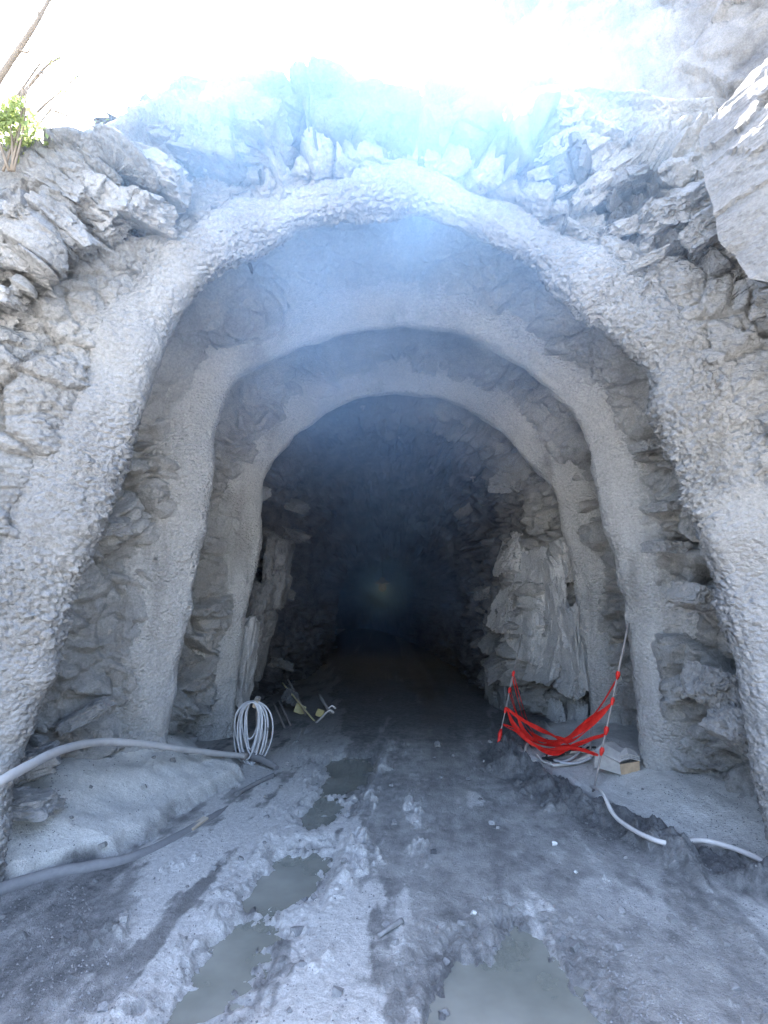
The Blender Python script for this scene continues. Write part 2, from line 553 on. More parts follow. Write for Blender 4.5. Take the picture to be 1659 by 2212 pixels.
# ------------------------------------------------------------------ tunnel walls behind the portal
NT = 760
p1, p2, p3 = profile(0, NT), profile(1, NT), profile(2, NT)
p4 = smooth_path([(-2.15, -0.5), (-2.0, 0.3), (-1.85, 1.2), (-1.75, 2.2), (-1.6, 3.0), (-1.1, 3.75), (-0.4, 4.15), (0.4, 4.15), (1.2, 3.7), (1.75, 2.9), (1.8, 2.0), (1.75, 1.2), (1.95, 0.3), (2.1, -0.5)], NT)
p5 = smooth_path([(-1.6, -0.5), (-1.55, 0.6), (-1.45, 1.6), (-1.35, 2.3), (-0.9, 2.85), (-0.2, 3.1), (0.6, 3.1), (1.3, 2.75), (1.65, 2.1), (1.7, 1.2), (1.8, 0.4), (1.85, -0.5)], NT)
back = ring(p5, 34.0)
back[:, 0] -= 2.5
far = ring(p5, 22.0); far[:, 0] -= 0.6
end = back.copy(); end[:, 0] = -2.4 + 0.02 * (back[:, 0] + 2.4); end[:, 2] = -0.5; end[:, 1] = 34.5
tun_rings = [end, back, far, ring(p5, 14.0), ring(0.5 * (p4 + p5), 11.5), ring(p4, 9.6, 0.1), ring(p4, 8.4, 0.25), ring(p3, 7.5, 0.48), ring(p3, 7.2, 0.24), ring(p3, 6.85, 0.26),
             ring(0.5 * (p2 + p3), 6.25, 0.60), ring(p2, 5.58, 0.68), ring(p2, 5.25, 0.26), ring(p2, 4.95, 0.28), ring(0.5 * (p1 + p2), 4.35, 0.64), ring(p1, 3.82, 0.70), ring(p1, 3.45, 0.40)]
tun_counts = [3, 10, 40, 56, 56, 46, 36, 18, 16, 42, 46, 16, 18, 50, 46, 20]
P = loft(tun_rings, tun_counts)
Nn = grid_normals(P)
flat = P.reshape(-1, 3)
Yc = flat[:, 1]
deep = sstep(7.3, 9.0, Yc)
rough = 0.4 + 0.6 * sstep(-0.25, 0.35, perlin(flat * 0.9, 5) + 0.1)
topw = sstep(2.9, 3.8, flat[:, 2]) * (1 - deep)
rough = rough * (1 - 0.15 * topw)
nearrib = np.ones(len(flat))
for y in RIB_Y[1:]:
    nearrib *= 1 - 0.7 * np.exp(-((Yc - y) / 0.24) ** 2)
d = rock_disp(flat, 0.15 + 0.02 * deep, 0.125, 0.062, 0.024, 3) * rough * nearrib
d += (1 - nearrib) * 0.010 * lumps(flat, 22)
d *= 1 - sstep(20, 30, Yc)
sgn = -np.sign((Nn.reshape(-1, 3) * (np.array([0.1, 0, 1.8]) - flat) * np.array([1, 0, 1])).sum(1))
Nout = Nn.reshape(-1, 3) * np.where(sgn == 0, 1, sgn)[:, None]
flat2 = flat - Nout * d[:, None]
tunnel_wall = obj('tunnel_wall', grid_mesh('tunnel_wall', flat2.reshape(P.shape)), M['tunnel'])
tunnel_wall['kind'] = 'structure'
set_attr(tunnel_wall.data, 'bare', sstep(8.7, 10.3, Yc + 0.8 * perlin(flat * 0.9, 91) + 1.3 * sstep(1.6, 2.9, flat[:, 2]) + 0.7 * sstep(0.3, -0.8, flat[:, 0])))  # unsprayed deep rock, coloured near black to paint the tunnel's low light
set_attr(tunnel_wall.data, 'spray', np.clip(np.maximum(1 - nearrib, 0.25 * topw) * (1 - deep) + 0.25 * sstep(-0.1, 0.3, perlin(flat * 2.1, 44)) * (1 - deep), 0, 1))
TUN = flat2.reshape(P.shape)

# ------------------------------------------------------------------ rock face round the portal
NO = 1500
q1 = profile(0, NO)
ow = outward(q1)
uu = np.linspace(0, 1, NO)
rim_ctrl = [(0.0, -9.5, -5.5, -0.5), (0.05, -9.0, -4.5, 1.4), (0.11, -6.6, -1.4, 2.5), (0.17, -4.2, 1.7, 3.6)]
for u_, px, py, Y in [(0.215, -20, 430, 2.9), (0.255, 110, 390, 3.0), (0.295, 250, 375, 3.05), (0.325, 335, 290, 3.1), (0.35, 390, 200, 3.12), (0.39, 480, 215, 3.1), (0.44, 620, 215, 3.1), (0.5, 800, 232, 3.1),
                      (0.56, 960, 240, 3.1), (0.62, 1100, 228, 3.1), (0.67, 1220, 230, 3.15), (0.71, 1330, 250, 3.2), (0.755, 1450, 290, 3.2), (0.80, 1560, 290, 3.1)]:
    rim_ctrl.append((u_, *at(px, py, Y)))
rim_ctrl += [(0.85, 3.4, 1.8, 4.9), (0.90, 5.6, -0.6, 3.6), (0.95, 8.6, -4.0, 1.6), (1.0, 9.5, -5.5, -0.5)]
rc = np.array(rim_ctrl)
rim = np.stack([np.interp(uu, rc[:, 0], rc[:, k]) for k in (1, 2, 3)], 1)
ker = np.hanning(41); ker /= ker.sum()
for k in range(3):
    rim[:, k] = np.convolve(np.pad(rim[:, k], 20, mode='edge'), ker, 'valid')
side = 1 - sstep(2.6, 4.2, q1[:, 1])             # 1 on the legs, 0 over the crown
cr_ = 1 - side
r0 = ring(q1, np.full(NO, 3.52), 0.30 - 0.06 * cr_)
r1 = ring(q1, 3.25 - 0.03 * side + 0.05 * cr_, 0.33 - 0.09 * cr_)
r2 = ring(q1, 3.08 - 0.12 * side + 0.17 * cr_, 0.72 - 0.42 * cr_)
r3 = 0.55 * r2 + 0.45 * rim
r3[:, 1] += -0.12 * side + 0.20 * (1 - side)
over = rim.copy(); over += np.stack([0.25 * np.sign(rim[:, 0]) * side, 0.5 + 0 * side, 0.25 + 0 * side], 1)
far1 = rim.copy(); far1[:, 0] *= 1.5; far1[:, 1] += 6; far1[:, 2] += 1.5
far2 = rim.copy(); far2[:, 0] *= 4.0; far2[:, 1] = far2[:, 1] * 1.5 + 40; far2[:, 2] += 6
P = loft([r0, r1, r2, r3, rim, over, far1, far2], [16, 46, 120, 130, 26, 14, 6])
Nn = grid_normals(P)
shp = P.shape
flat = P.reshape(-1, 3)
rowv = np.repeat(np.arange(shp[0]), shp[1])
sideg = np.tile(side, shp[0])
def blur(A, k, ax):
    ker_ = np.hanning(2 * k + 3)[1:-1]; ker_ /= ker_.sum()
    pad = [(0, 0)] * 3; pad[ax] = (k, k)
    Ap = np.pad(A, pad, mode='edge')
    out = 0
    n_ = A.shape[ax]
    for j, w_ in enumerate(ker_):
        out = out + w_ * (Ap[j:j + n_] if ax == 0 else Ap[:, j:j + n_])
    return out
Nn = blur(blur(Nn, 22, 0), 22, 1)
Nn /= np.linalg.norm(Nn, axis=2, keepdims=True) + 1e-9
low = sstep(2.4, 1.2, flat[:, 2])
spray = 1 - sstep(24, 85, rowv - 45 * low + 45 * perlin(flat * 1.1, 8))
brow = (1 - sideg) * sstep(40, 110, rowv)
rimw = sstep(270, 312, rowv) * (1 - sstep(340, 352, rowv))
d = rock_disp(flat, 0.17 + 0.0 * rowv, 0.135 * (1 - 0.75 * rimw) * (1 - 0.45 * brow), 0.062 * (1 - 0.85 * rimw) * (1 - 0.6 * brow), 0.022 * (1 - 0.6 * rimw), 13)
vb, eb = facet(flat / np.array([0.62, 0.62, 0.85]) + 0.12 * fbm(flat * 1.5, 2, 31)[:, None], 411, 1.3)
d *= 1 + 0.35 * sideg * sstep(80, 140, rowv) * sstep(3.9, 3.0, flat[:, 2])
d *= 1 - 0.45 * rimw
d += brow * (1 - 0.55 * rimw) * (0.14 * vb - 0.10 * (1 - sstep(0, 0.08, eb)))
d *= (1 - 0.72 * spray) * (1 - 0.5 * sstep(335, 350, rowv))
knob = 1 - sstep(40, 190, rowv - 60 * low + 70 * perlin(flat * 0.8, 18))
d += 0.028 * lumps(flat, 5) * (0.15 + 0.85 * knob)
nz = Nn.reshape(-1, 3)
s = np.sign(-(nz[:, 1]))                                              # the face looks towards -Y
s = np.where(rowv > 334, np.sign(nz[:, 2]), s)
mid = np.sign(-(Nn[120, NO // 2, 1])) or 1
flat2 = flat + nz * mid * d[:, None]
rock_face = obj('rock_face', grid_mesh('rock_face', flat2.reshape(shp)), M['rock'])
rock_face['kind'] = 'structure'
set_attr(rock_face.data, 'bare', np.clip(1.2 * brow * sstep(-0.4, 0.0, perlin(flat * 0.9, 66) + 0.25), 0, 1))  # unsprayed brow rock, coloured dark to paint the overhang's shade
FACE, FACEN = flat2.reshape(shp), Nn * mid

# pale sunlit wall that rises behind the rim on the right
nx_, nz_ = 420, 300
U, V = np.meshgrid(np.linspace(0, 1, nx_), np.linspace(0, 1, nz_))
X = -0.6 + 10.5 * U + 0.3 * V
top = 6.6 + 9.5 * sstep(0.0, 0.42, U)
Zc = 4.8 + (top - 4.8) * V
Yw = 7.3 - 5.5 * sstep(0.15, 1.0, U) + 1.1 * V
P = np.stack([X, Yw, Zc], -1)
Nn = grid_normals(P)
if Nn[100, 200, 1] > 0:
    Nn = -Nn
flat = P.reshape(-1, 3)
d = rock_disp(flat, 0.05, 0.025, 0.012, 0.015, 77)
v1, e1 = facet(flat / np.array([3.2, 3.2, 1.3]) + 0.2 * fbm(flat, 2, 5)[:, None], 301)
d += 0.20 * v1 + 0.03 * fbm(flat * np.array([3, 3, 0.6]), 3, 55)
Pb = (flat + Nn.reshape(-1, 3) * d[:, None]).reshape(P.shape)
bk = Pb[-1].copy(); bk[:, 1] += 9; bk[:, 2] += 1.0
bk2 = bk.copy(); bk2[:, 1] += 30; bk2[:, 2] += 3
cliff = obj('cliff', grid_mesh('cliff', np.concatenate([Pb, bk[None], bk2[None]])), M['cliff'])
cliff['kind'] = 'structure'

# ------------------------------------------------------------------ ground
def poly_sd(X, Y, poly):
    """signed distance to a polygon, positive inside"""
    px = np.array([v[0] for v in poly]); py = np.array([v[1] for v in poly])
    n = len(px)
    dmin = np.full(X.shape, 1e9)
    inside = np.zeros(X.shape, bool)
    for i in range(n):
        x0, y0, x1, y1 = px[i], py[i], px[(i + 1) % n], py[(i + 1) % n]
        ex, ey = x1 - x0, y1 - y0
        tt = np.clip(((X - x0) * ex + (Y - y0) * ey) / (ex * ex + ey * ey + 1e-12), 0, 1)
        dmin = np.minimum(dmin, np.hypot(X - x0 - tt * ex, Y - y0 - tt * ey))
        c = ((y0 > Y) != (y1 > Y)) & (X < ex * (Y - y0) / (ey + 1e-12) + x0)
        inside ^= c
    return np.where(inside, dmin, -dmin)

PUD_PX = [
    [(695, 1652), (745, 1640), (792, 1640), (800, 1662), (775, 1695), (745, 1722), (700, 1712), (685, 1695), (705, 1678)],
    [(640, 1768), (665, 1738), (700, 1728), (735, 1730), (742, 1752), (712, 1772), (670, 1790)],
    [(560, 1895), (610, 1858), (690, 1838), (722, 1858), (700, 1905), (650, 1945), (560, 1962), (535, 1940)],
    [(420, 2110), (470, 2040), (560, 2000), (600, 2020), (560, 2100), (500, 2170), (430, 2230), (330, 2240)],
    [(940, 2150), (985, 2090), (1060, 2070), (1110, 2010), (1165, 2030), (1215, 2090), (1290, 2180), (1330, 2300), (1330, 2420), (900, 2420)],
]
PUD = [[tuple(gp(a, c_, -0.02))[:2] for a, c_ in pl] for pl in PUD_PX]
WATER_Z = -0.024

XL = ([0.0, 2.0, 3.0, 3.44, 3.9, 4.8, 5.5, 5.75, 6.2, 7, 40], [-5.5, -3.9, -2.55, -2.20, -1.72, -1.47, -1.27, -1.5, -1.95, -2.3, -2.3])
XR = ([0.0, 2.0, 3.0, 3.55, 4.2, 5.0, 6.1, 6.6, 8, 40], [6.0, 4.3, 2.95, 2.36, 2.08, 1.74, 1.48, 1.75, 2.3, 2.3])

def ground_fields(x, y):
    sh = x.shape
    x = x.reshape(-1).astype(float); y = y.reshape(-1).astype(float)
    P2 = np.stack([x, y, 0 * x], 1)
    wob = 0.10 * perlin(P2 * 2.3, 3) + 0.05 * perlin(P2 * 6, 4)
    sl = np.interp(y, *XL) - x + wob              # >0 on the left bank
    sr = x - np.interp(y, *XR) + wob              # >0 on the right bank
    near = sstep(0.2, 1.6, y)
    h = -0.04 * np.clip(y - 7.5, 0, 16)
    bankL = 0.14 * sstep(-0.03, 0.10, sl) + 0.30 * sstep(0.0, 1.0, sl)
    bankR = 0.05 * sstep(-0.05, 0.12, sr) + 0.18 * sstep(0.0, 0.9, sr)
    h = h + (bankL + bankR) * near
    berm = np.exp(-((sr + 0.30) / 0.20) ** 2) * 0.17 * (0.75 + 0.8 * perlin(P2 * 3.1, 30)) * near
    berm += np.exp(-((sr + 0.05) / 0.12) ** 2) * 0.10 * sstep(0.1, 0.5, perlin(P2 * np.array([2.2, 2.2, 1]), 37)) * near
    h = h + berm * (y < 7.5)
    onL, onR = sstep(-0.05, 0.12, sl), sstep(-0.08, 0.1, sr)
    road = (1 - onL) * (1 - onR)
    # wheel tracks
    xt = np.interp(y, [0, 2.5, 3.2, 4.3, 6, 9], [-0.85, -0.64, -0.55, -0.43, -0.30, -0.1])
    tl = np.exp(-((x - xt) / 0.22) ** 4)
    xt2 = np.interp(y, [0, 2.5, 3.2, 4.3, 6, 9], [0.5, 0.52, 0.55, 0.55, 0.6, 0.8])
    trk = np.exp(-((x - xt2) / 0.25) ** 4)
    ridge = np.exp(-((x - xt - 0.30) / 0.07) ** 2) * (0.6 + 0.8 * perlin(P2 * 4, 51)) + 0.7 * np.exp(-((x - xt + 0.34) / 0.10) ** 2) * (0.6 + 0.8 * perlin(P2 * 4, 52))
    h = h + road * near * (-0.035 * tl - 0.02 * trk + 0.04 * ridge)
    ruts = perlin(np.stack([(x - 0.12 * (y - 4)) * 5.5, y * 0.35, 0 * x], 1), 160) + 0.6 * perlin(np.stack([(x - 0.12 * (y - 4)) * 13, y * 0.7, 0 * x], 1), 161)
    h = h + road * near * 0.05 * ruts
    bars = np.sin((y + 0.25 * np.abs(x - xt) + 0.03 * perlin(P2 * 5, 9)) * 2 * math.pi / 0.115)
    h = h + road * near * tl * 0.022 * np.clip(bars, -0.2, 1) * (0.5 + 0.9 * perlin(P2 * 3.7, 61))
    bars2 = np.sin((y - 0.5 * np.abs(x - xt2) + 0.02 * perlin(P2 * 5, 19)) * 2 * math.pi / 0.10)
    h = h + road * near * trk * 0.014 * np.clip(bars2, -0.3, 1) * sstep(-0.25, 0.3, perlin(P2 * 1.3, 62))
    # clods and crumbs
    along = P2 * np.array([1.25, 0.75, 1])
    n1 = fbm(along * 2.6, 3, 70)
    n2 = fbm(along * 11, 4, 71, 0.6)
    v, e = facet(np.stack([x * 15, y * 12, 0.5 + 0 * x], 1) + 0.7 * np.stack([n1, n2, 0 * n1], 1), 90, 0.6)
    clod = np.sqrt(np.clip(e, 0, 1)) * (0.5 + 0.5 * v)
    rough = 0.5 + 0.7 * sstep(-0.2, 0.4, perlin(P2 * 1.9, 88))
    gravelL = sstep(-1.15, -1.45, x + 0.25 * (y - 2.8)) * (1 - onL) * sstep(4.6, 3.6, y)
    mudR = sstep(-0.75, -0.35, sr) * (1 - onR)
    rough = np.clip(rough + 0.5 * gravelL + 0.1 * mudR - 0.35 * trk, 0.3, 1.7)
    h = h + road * (0.034 * n1 + 0.036 * n2 * rough + 0.036 * clod * rough)
    h = h + (onL + onR) * (0.015 * n1 + 0.006 * n2 + 0.004 * clod)
    h = h + road * mudR * (0.008 * np.clip(v, -1, 1) * sstep(0, 0.3, e) + 0.035 * fbm(P2 * 4.5, 3, 171))
    # puddle hollows
    ps = np.full(x.shape, -9.0)
    for pl in PUD:
        sel = (np.abs(x - np.mean([p[0] for p in pl])) < 1.3) & (np.abs(y - np.mean([p[1] for p in pl])) < 1.3)
        ps[sel] = np.maximum(ps[sel], poly_sd(x[sel], y[sel], pl))
    pw = ps + 0.12 * n2 + 0.10 * n1 + 0.05 * (clod - 0.5) - 0.02
    hole = sstep(-0.12, 0.06, pw)
    lowest = WATER_Z + 0.006 + 0.05 * sstep(0.0, 0.3, -pw)
    h = np.where(pw < -0.02, np.maximum(h, lowest), h)
    h = h * (1 - 0.6 * hole) - 0.050 * hole + hole * tl * 0.03 * np.clip(bars, 0, 1) * (0.5 + perlin(P2 * 3.7, 61))
    # what the surface is made of, and shade painted into its colour
    leftish = sstep(0.35, -0.25, x + 0.12 * (y - 3)) * sstep(-2.3, -0.9, x + 0.30 * (y - 3.2))
    cr = fbm(P2 * np.array([2.6, 1.1, 1]) + 3, 5, 120, 0.6)
    micro = 0.026 * n1 + 0.02 * n2 + 0.03 * (clod - 0.3)
    pale = sstep(-0.05, 0.32, cr * 1.15 + (leftish - 0.55) * 1.25 + 0.7 * ruts + micro * 9 + 0.55 * ridge * leftish)
    streak = sstep(0.02, 0.40, fbm(P2 * np.array([3.2, 1.6, 1]) + 9, 4, 140) + 0.1) * sstep(-2.0, -1.0, sr) * sstep(-0.15, -0.5, sr) * sstep(4.2, 3.1, y)
    pale = np.maximum(pale * 1.0, 0.95 * streak)
    edgeL = np.exp(-((sl + 0.14) / 0.09) ** 2) * sstep(-0.25, 0.2, perlin(P2 * 2.2, 150)) * (y < 5.8)
    pale = np.maximum(pale, 0.95 * edgeL)
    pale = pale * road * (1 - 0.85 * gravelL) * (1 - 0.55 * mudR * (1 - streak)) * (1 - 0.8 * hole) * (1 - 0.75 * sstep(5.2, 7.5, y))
    scarp = np.exp(-((sl - 0.03) / 0.05) ** 2) * sstep(-0.2, 0.3, perlin(P2 * 3, 155))
    dark = np.clip(gravelL * (0.5 + 0.8 * n2) + mudR * (0.75 + 0.5 * n2) + 1.0 * sstep(6.2, 8.2, y) + 0.8 * scarp, 0, 1)  # real mud tones, plus tunnel dimness painted into the floor beyond the arches
    rimp = np.exp(-((pw + 0.07) / 0.05) ** 2)
    pale = pale * (1 - 0.5 * rimp * sstep(-0.2, 0.3, n2))
    dark = np.clip(dark + 0.5 * rimp * road + 0.75 * road * sstep(0.012, -0.03, micro + 0.02 * ruts + 0.01 * cr) * (1 - 0.7 * hole), 0, 1)
    shade = sstep(0.45, 0.7, sr) * sstep(2.0, 2.35, x)  # painted shade of the undercut at the foot of the right wall
    bounce_ground = 0.4 * sstep(1.9, 0.9, y + 0.3 * n1)           # unseen ground, paled to throw light up onto the portal
    silt = np.clip(np.maximum(np.maximum(onL, onR), bounce_ground) - 0.7 * scarp - 0.6 * shade * sstep(-0.3, 0.2, n1), 0, 1)
    wet = np.clip(road * (0.45 + 0.55 * hole + 0.5 * trk - 0.3 * rough + 0.2), 0, 1)
    return [a.reshape(sh) for a in (h, pale, silt, dark, wet)]

def gz(x, y):
    return float(ground_fields(np.array([x]), np.array([y]))[0][0])

def on_ground(px, py, lift=0.0):
    z = 0.0
    for _ in range(4):
        p = gp(px, py, z)
        z = gz(p.x, p.y)
    return Vector((p.x, p.y, z + lift))

def spread(c0, c1, step, out, far_):
    core = np.arange(c0, c1, step)
    lo, hi, s_ = [], [], step
    a, b_ = c0, c1
    while a > out or b_ < far_:
        s_ *= 1.35
        if a > out:
            a -= s_; lo.append(a)
        if b_ < far_:
            b_ += s_; hi.append(b_)
    return np.r_[np.array(lo[::-1]), core, np.array(hi)]

gx_ = spread(-2.75, 2.85, 0.0072, -220, 220)
ys = [2.25]
while ys[-1] < 11:
    ys.append(ys[-1] + max(0.006, ys[-1] ** 2 / 1050))
lo, a, s_ = [], 2.25, 0.01
while a > -220:
    s_ *= 1.22
    a -= s_; lo.append(a)
hi, a, s_ = [], ys[-1], 0.12
while a < 300:
    s_ *= 1.3
    a += s_; hi.append(a)
gy_ = np.r_[np.array(lo[::-1]), np.array(ys), np.array(hi)]
GX, GY = np.meshgrid(gx_, gy_)
H, pale, silt, dark, wet = ground_fields(GX, GY)
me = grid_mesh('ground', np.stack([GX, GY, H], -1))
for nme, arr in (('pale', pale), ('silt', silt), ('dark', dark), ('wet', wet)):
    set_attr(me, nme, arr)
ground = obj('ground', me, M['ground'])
ground['kind'] = 'structure'

# puddles: flat sheets of muddy water lying in the hollows
for pl in PUD:
    c = np.mean(np.array(pl), 0)
    ring_ = smooth_path(list(np.array(pl)) + [np.array(pl[0])], 60)[:-1]
    dv = ring_ - c
    ring_ = c + dv * (1 + 0.09 / np.linalg.norm(dv, axis=1, keepdims=True))
    me = bpy.data.meshes.new('puddle')
    me.from_pydata([(float(x), float(y), WATER_Z) for x, y in ring_], [], [tuple(range(len(ring_)))])
    o = obj('puddle', me, M['water'])
    o['kind'] = 'structure'

# ------------------------------------------------------------------ sprayed concrete arches
ARCH_LABEL = ['thick knobbly grey shotcrete arch at the mouth of the tunnel, merging into broken rock',
              'smooth pale shotcrete arch in the middle, a thin rusty pole leaning on its right leg',
              'innermost and darkest shotcrete arch, cable coil hanging at its left foot']
SEC = [
    [(0.34, 0.42), (0.24, 0.16), (0.14, 0.03), (0.04, 0.0), (-0.03, 0.02), (-0.08, 0.08), (-0.12, 0.17), (-0.15, 0.27), (-0.15, 0.37), (-0.10, 0.48), (0.02, 0.58)],
    [(0.30, 0.42), (0.22, 0.16), (0.14, 0.03), (0.05, 0.0), (-0.02, 0.015), (-0.07, 0.06), (-0.13, 0.13), (-0.19, 0.23), (-0.24, 0.34), (-0.26, 0.48), (-0.22, 0.62)],
    [(0.30, 0.42), (0.22, 0.16), (0.14, 0.03), (0.05, 0.0), (-0.02, 0.012), (-0.07, 0.06), (-0.13, 0.12), (-0.19, 0.21), (-0.24, 0.31), (-0.26, 0.45), (-0.22, 0.60)],
]
NC = [1050, 760, 620]
CNT = [[4, 5, 7, 7, 8, 12, 14, 14, 14, 10], [3, 4, 6, 6, 8, 9, 10, 9, 8, 4], [3, 4, 5, 5, 6, 7, 7, 7, 6, 3]]
for k in range(3):
    p = profile(k, NC[k])
    wv = np.stack([np.linspace(0, 13, NC[k]), np.full(NC[k], k * 7.3), np.zeros(NC[k])], 1)
    wid = 1 + 0.5 * fbm(wv * 0.9, 3, 200 + k)
    wob = 0.022 * fbm(wv * 1.8, 3, 210 + k)
    rings = [ring(p, RIB_Y[k] + sy * (wid if sy < -0.05 else 1.0) + np.zeros(NC[k]), so * (wid if so > 0.1 else 1.0) + wob) for sy, so in SEC[k]]
    if k == 0:
        sd_ = 1 - sstep(2.6, 4.2, p[:, 1])
        for j, (sy, so) in enumerate(SEC[k]):           # thinner over the crown
            if sy < -0.05:
                rings[j] = ring(p, RIB_Y[k] + sy * wid, so * wid * (0.62 + 0.38 * sd_) + wob)
        for j, (sy, so) in enumerate(SEC[k]):
            if so > 0.05 and sy < 0:
                rings[j][:, 1] += so * (0.16 * (1 - sd_) - 0.06 * sd_)
    P = loft(rings, CNT[k])
    Nn = grid_normals(P)
    if Nn[P.shape[0] // 2, P.shape[1] // 4, 1] > 0:
        Nn = -Nn
    flat = P.reshape(-1, 3)
    lam = [0.037, 0.014, 0.012][k]
    smoothtop = 1 - 0.6 * sstep(2.8, 3.8, flat[:, 2]) * (k > 0)
    d = lam * lumps(flat, 300 + k) * smoothtop * (0.3 + 1.1 * sstep(-0.3, 0.35, perlin(flat * 1.4, 320))) + 0.045 * fbm(flat * 2.2, 4, 310 + k)
    Pd = (flat + Nn.reshape(-1, 3) * d[:, None]).reshape(P.shape)
    o = obj('shotcrete_arch', grid_mesh('shotcrete_arch', Pd), M['shotcrete_rough' if k == 0 else 'shotcrete'])
    tag(o, ARCH_LABEL[k], 'arch', 'shotcrete arches of the tunnel mouth')

# ------------------------------------------------------------------ loose and jointed rock blocks of the walls
def block_mesh(name, seed, flatten=0.5, cuts=3, rough=0.035):
    r_ = random.Random(seed)
    bm = bmesh.new()
    bmesh.ops.create_cube(bm, size=2)
    for v in bm.verts:
        v.co = Vector((v.co.x * r_.uniform(0.7, 1.0), v.co.y * r_.uniform(0.6, 0.95), v.co.z * flatten * r_.uniform(0.7, 1.1)))
        v.co.x += v.co.z * 0.3 * r_.uniform(-1, 1)
    for _ in range(4):                                   # chip a few corners off
        c_ = Vector((r_.choice((-1, 1)) * r_.uniform(0.5, 1), r_.choice((-1, 1)) * r_.uniform(0.5, 1), r_.choice((-1, 1)) * r_.uniform(0.3, 1))).normalized()
        far_ = max((v.co.dot(c_) for v in bm.verts))
        cut = bmesh.ops.bisect_plane(bm, geom=bm.verts[:] + bm.edges[:] + bm.faces[:], plane_co=c_ * far_ * r_.uniform(0.72, 0.9), plane_no=c_, clear_outer=True)
        ed = [e for e in cut['geom_cut'] if isinstance(e, bmesh.types.BMEdge)]
        bmesh.ops.contextual_create(bm, geom=ed)
    bmesh.ops.bevel(bm, geom=bm.edges[:], offset=0.045, segments=1, affect='EDGES', clamp_overlap=True)
    bmesh.ops.triangulate(bm, faces=bm.faces[:])
    lim = 0.10 if cuts > 2 else 0.5
    for _ in range(6 if cuts > 2 else 1):
        ed = [e for e in bm.edges if e.calc_length() > lim]
        if not ed:
            break
        bmesh.ops.subdivide_edges(bm, edges=ed, cuts=1)
        bmesh.ops.triangulate(bm, faces=bm.faces[:])
    co = np.array([v.co[:] for v in bm.verts])
    d_ = fbm(co * 2.2 + seed, 4, seed, 0.6) * rough * 2
    if cuts > 2:
        d_ = d_ + 0.13 * facet(co * np.array([1.3, 1.5, 2.6]) + seed * 3.1, seed)[0] * 0.6 + 0.055 * facet(co * np.array([3.2, 3.6, 6.5]) + seed, seed + 9)[0]
    for v, dd in zip(bm.verts, d_):
        v.co += v.co.normalized() * float(dd)
    me = bpy.data.meshes.new(name)
    bm.to_mesh(me)
    bm.free()
    return me

BLK = [block_mesh('rock_block', 500 + i, 0.38 + 0.25 * (i % 4) / 3, 3) for i in range(14)]
for b_ in BLK:
    b_.materials.append(M['block'])
BLKP = [b_.copy() for b_ in BLK]
M['block_pale'] = mat_rock('pale_rock_block', (0.30, 0.30, 0.302), (0.43, 0.43, 0.425), (0.38, 0.36, 0.335), 14, 0.5)
for b_ in BLKP:
    b_.materials[0] = M['block_pale']
BLKD = [b_.copy() for b_ in BLK]
M['block_dark'] = mat_rock('shade_dark_rock_block', (0.10, 0.10, 0.105), (0.21, 0.21, 0.208), (0.17, 0.155, 0.135), 22, 0.7)  # darker block copy with the shade of brow and deep walls painted in
for b_ in BLKD:
    b_.materials[0] = M['block_dark']
STN = [block_mesh('stone', 600 + i, 0.6, 1, 0.03) for i in range(8)]
for b_ in STN:
    b_.materials.append(M['stone'])

def put_block(loc, size, rot, parent, k=None, name='rock_block', bare=False):  # bare=True takes the block copy that has shade in its colour
    o = bpy.data.objects.new(name, (BLKD if bare is True else BLKP if bare == 'pale' else BLK)[rnd.randrange(14) if k is None else k])
    COL.objects.link(o)
    o.location = loc
    o.scale = size if hasattr(size, '__len__') else (size, size, size)
    o.rotation_euler = rot
    o.parent = parent
    return o

def bed_rot(x, j=0.22):
    Mx = BED_L if x < 0 else BED_R
    e = Matrix(Mx.tolist()).to_euler()
    return (e.x + rnd.uniform(-j, j), e.y + rnd.uniform(-j, j), e.z + rnd.uniform(-0.6, 0.6))

nrow = shp[0]
n_ = 0
while n_ < 110:
    c_, r_ = rnd.randrange(int(NO * 0.10), int(NO * 0.90)), rnd.randrange(120, 312)
    if 0.40 < c_ / NO < 0.60 and rnd.random() < 0.8:
        continue
    p, nn = FACE[r_, c_], FACEN[r_, c_]
    if p[1] < 1.2:
        continue
    sz = rnd.uniform(0.07, 0.22) * (0.6 + 0.6 * (r_ - 120) / 190)
    put_block(Vector(p) - Vector(nn) * sz * 0.45, (sz * rnd.uniform(1.0, 1.7), sz, sz * rnd.uniform(0.8, 1.2)), bed_rot(p[0]), rock_face)
    n_ += 1
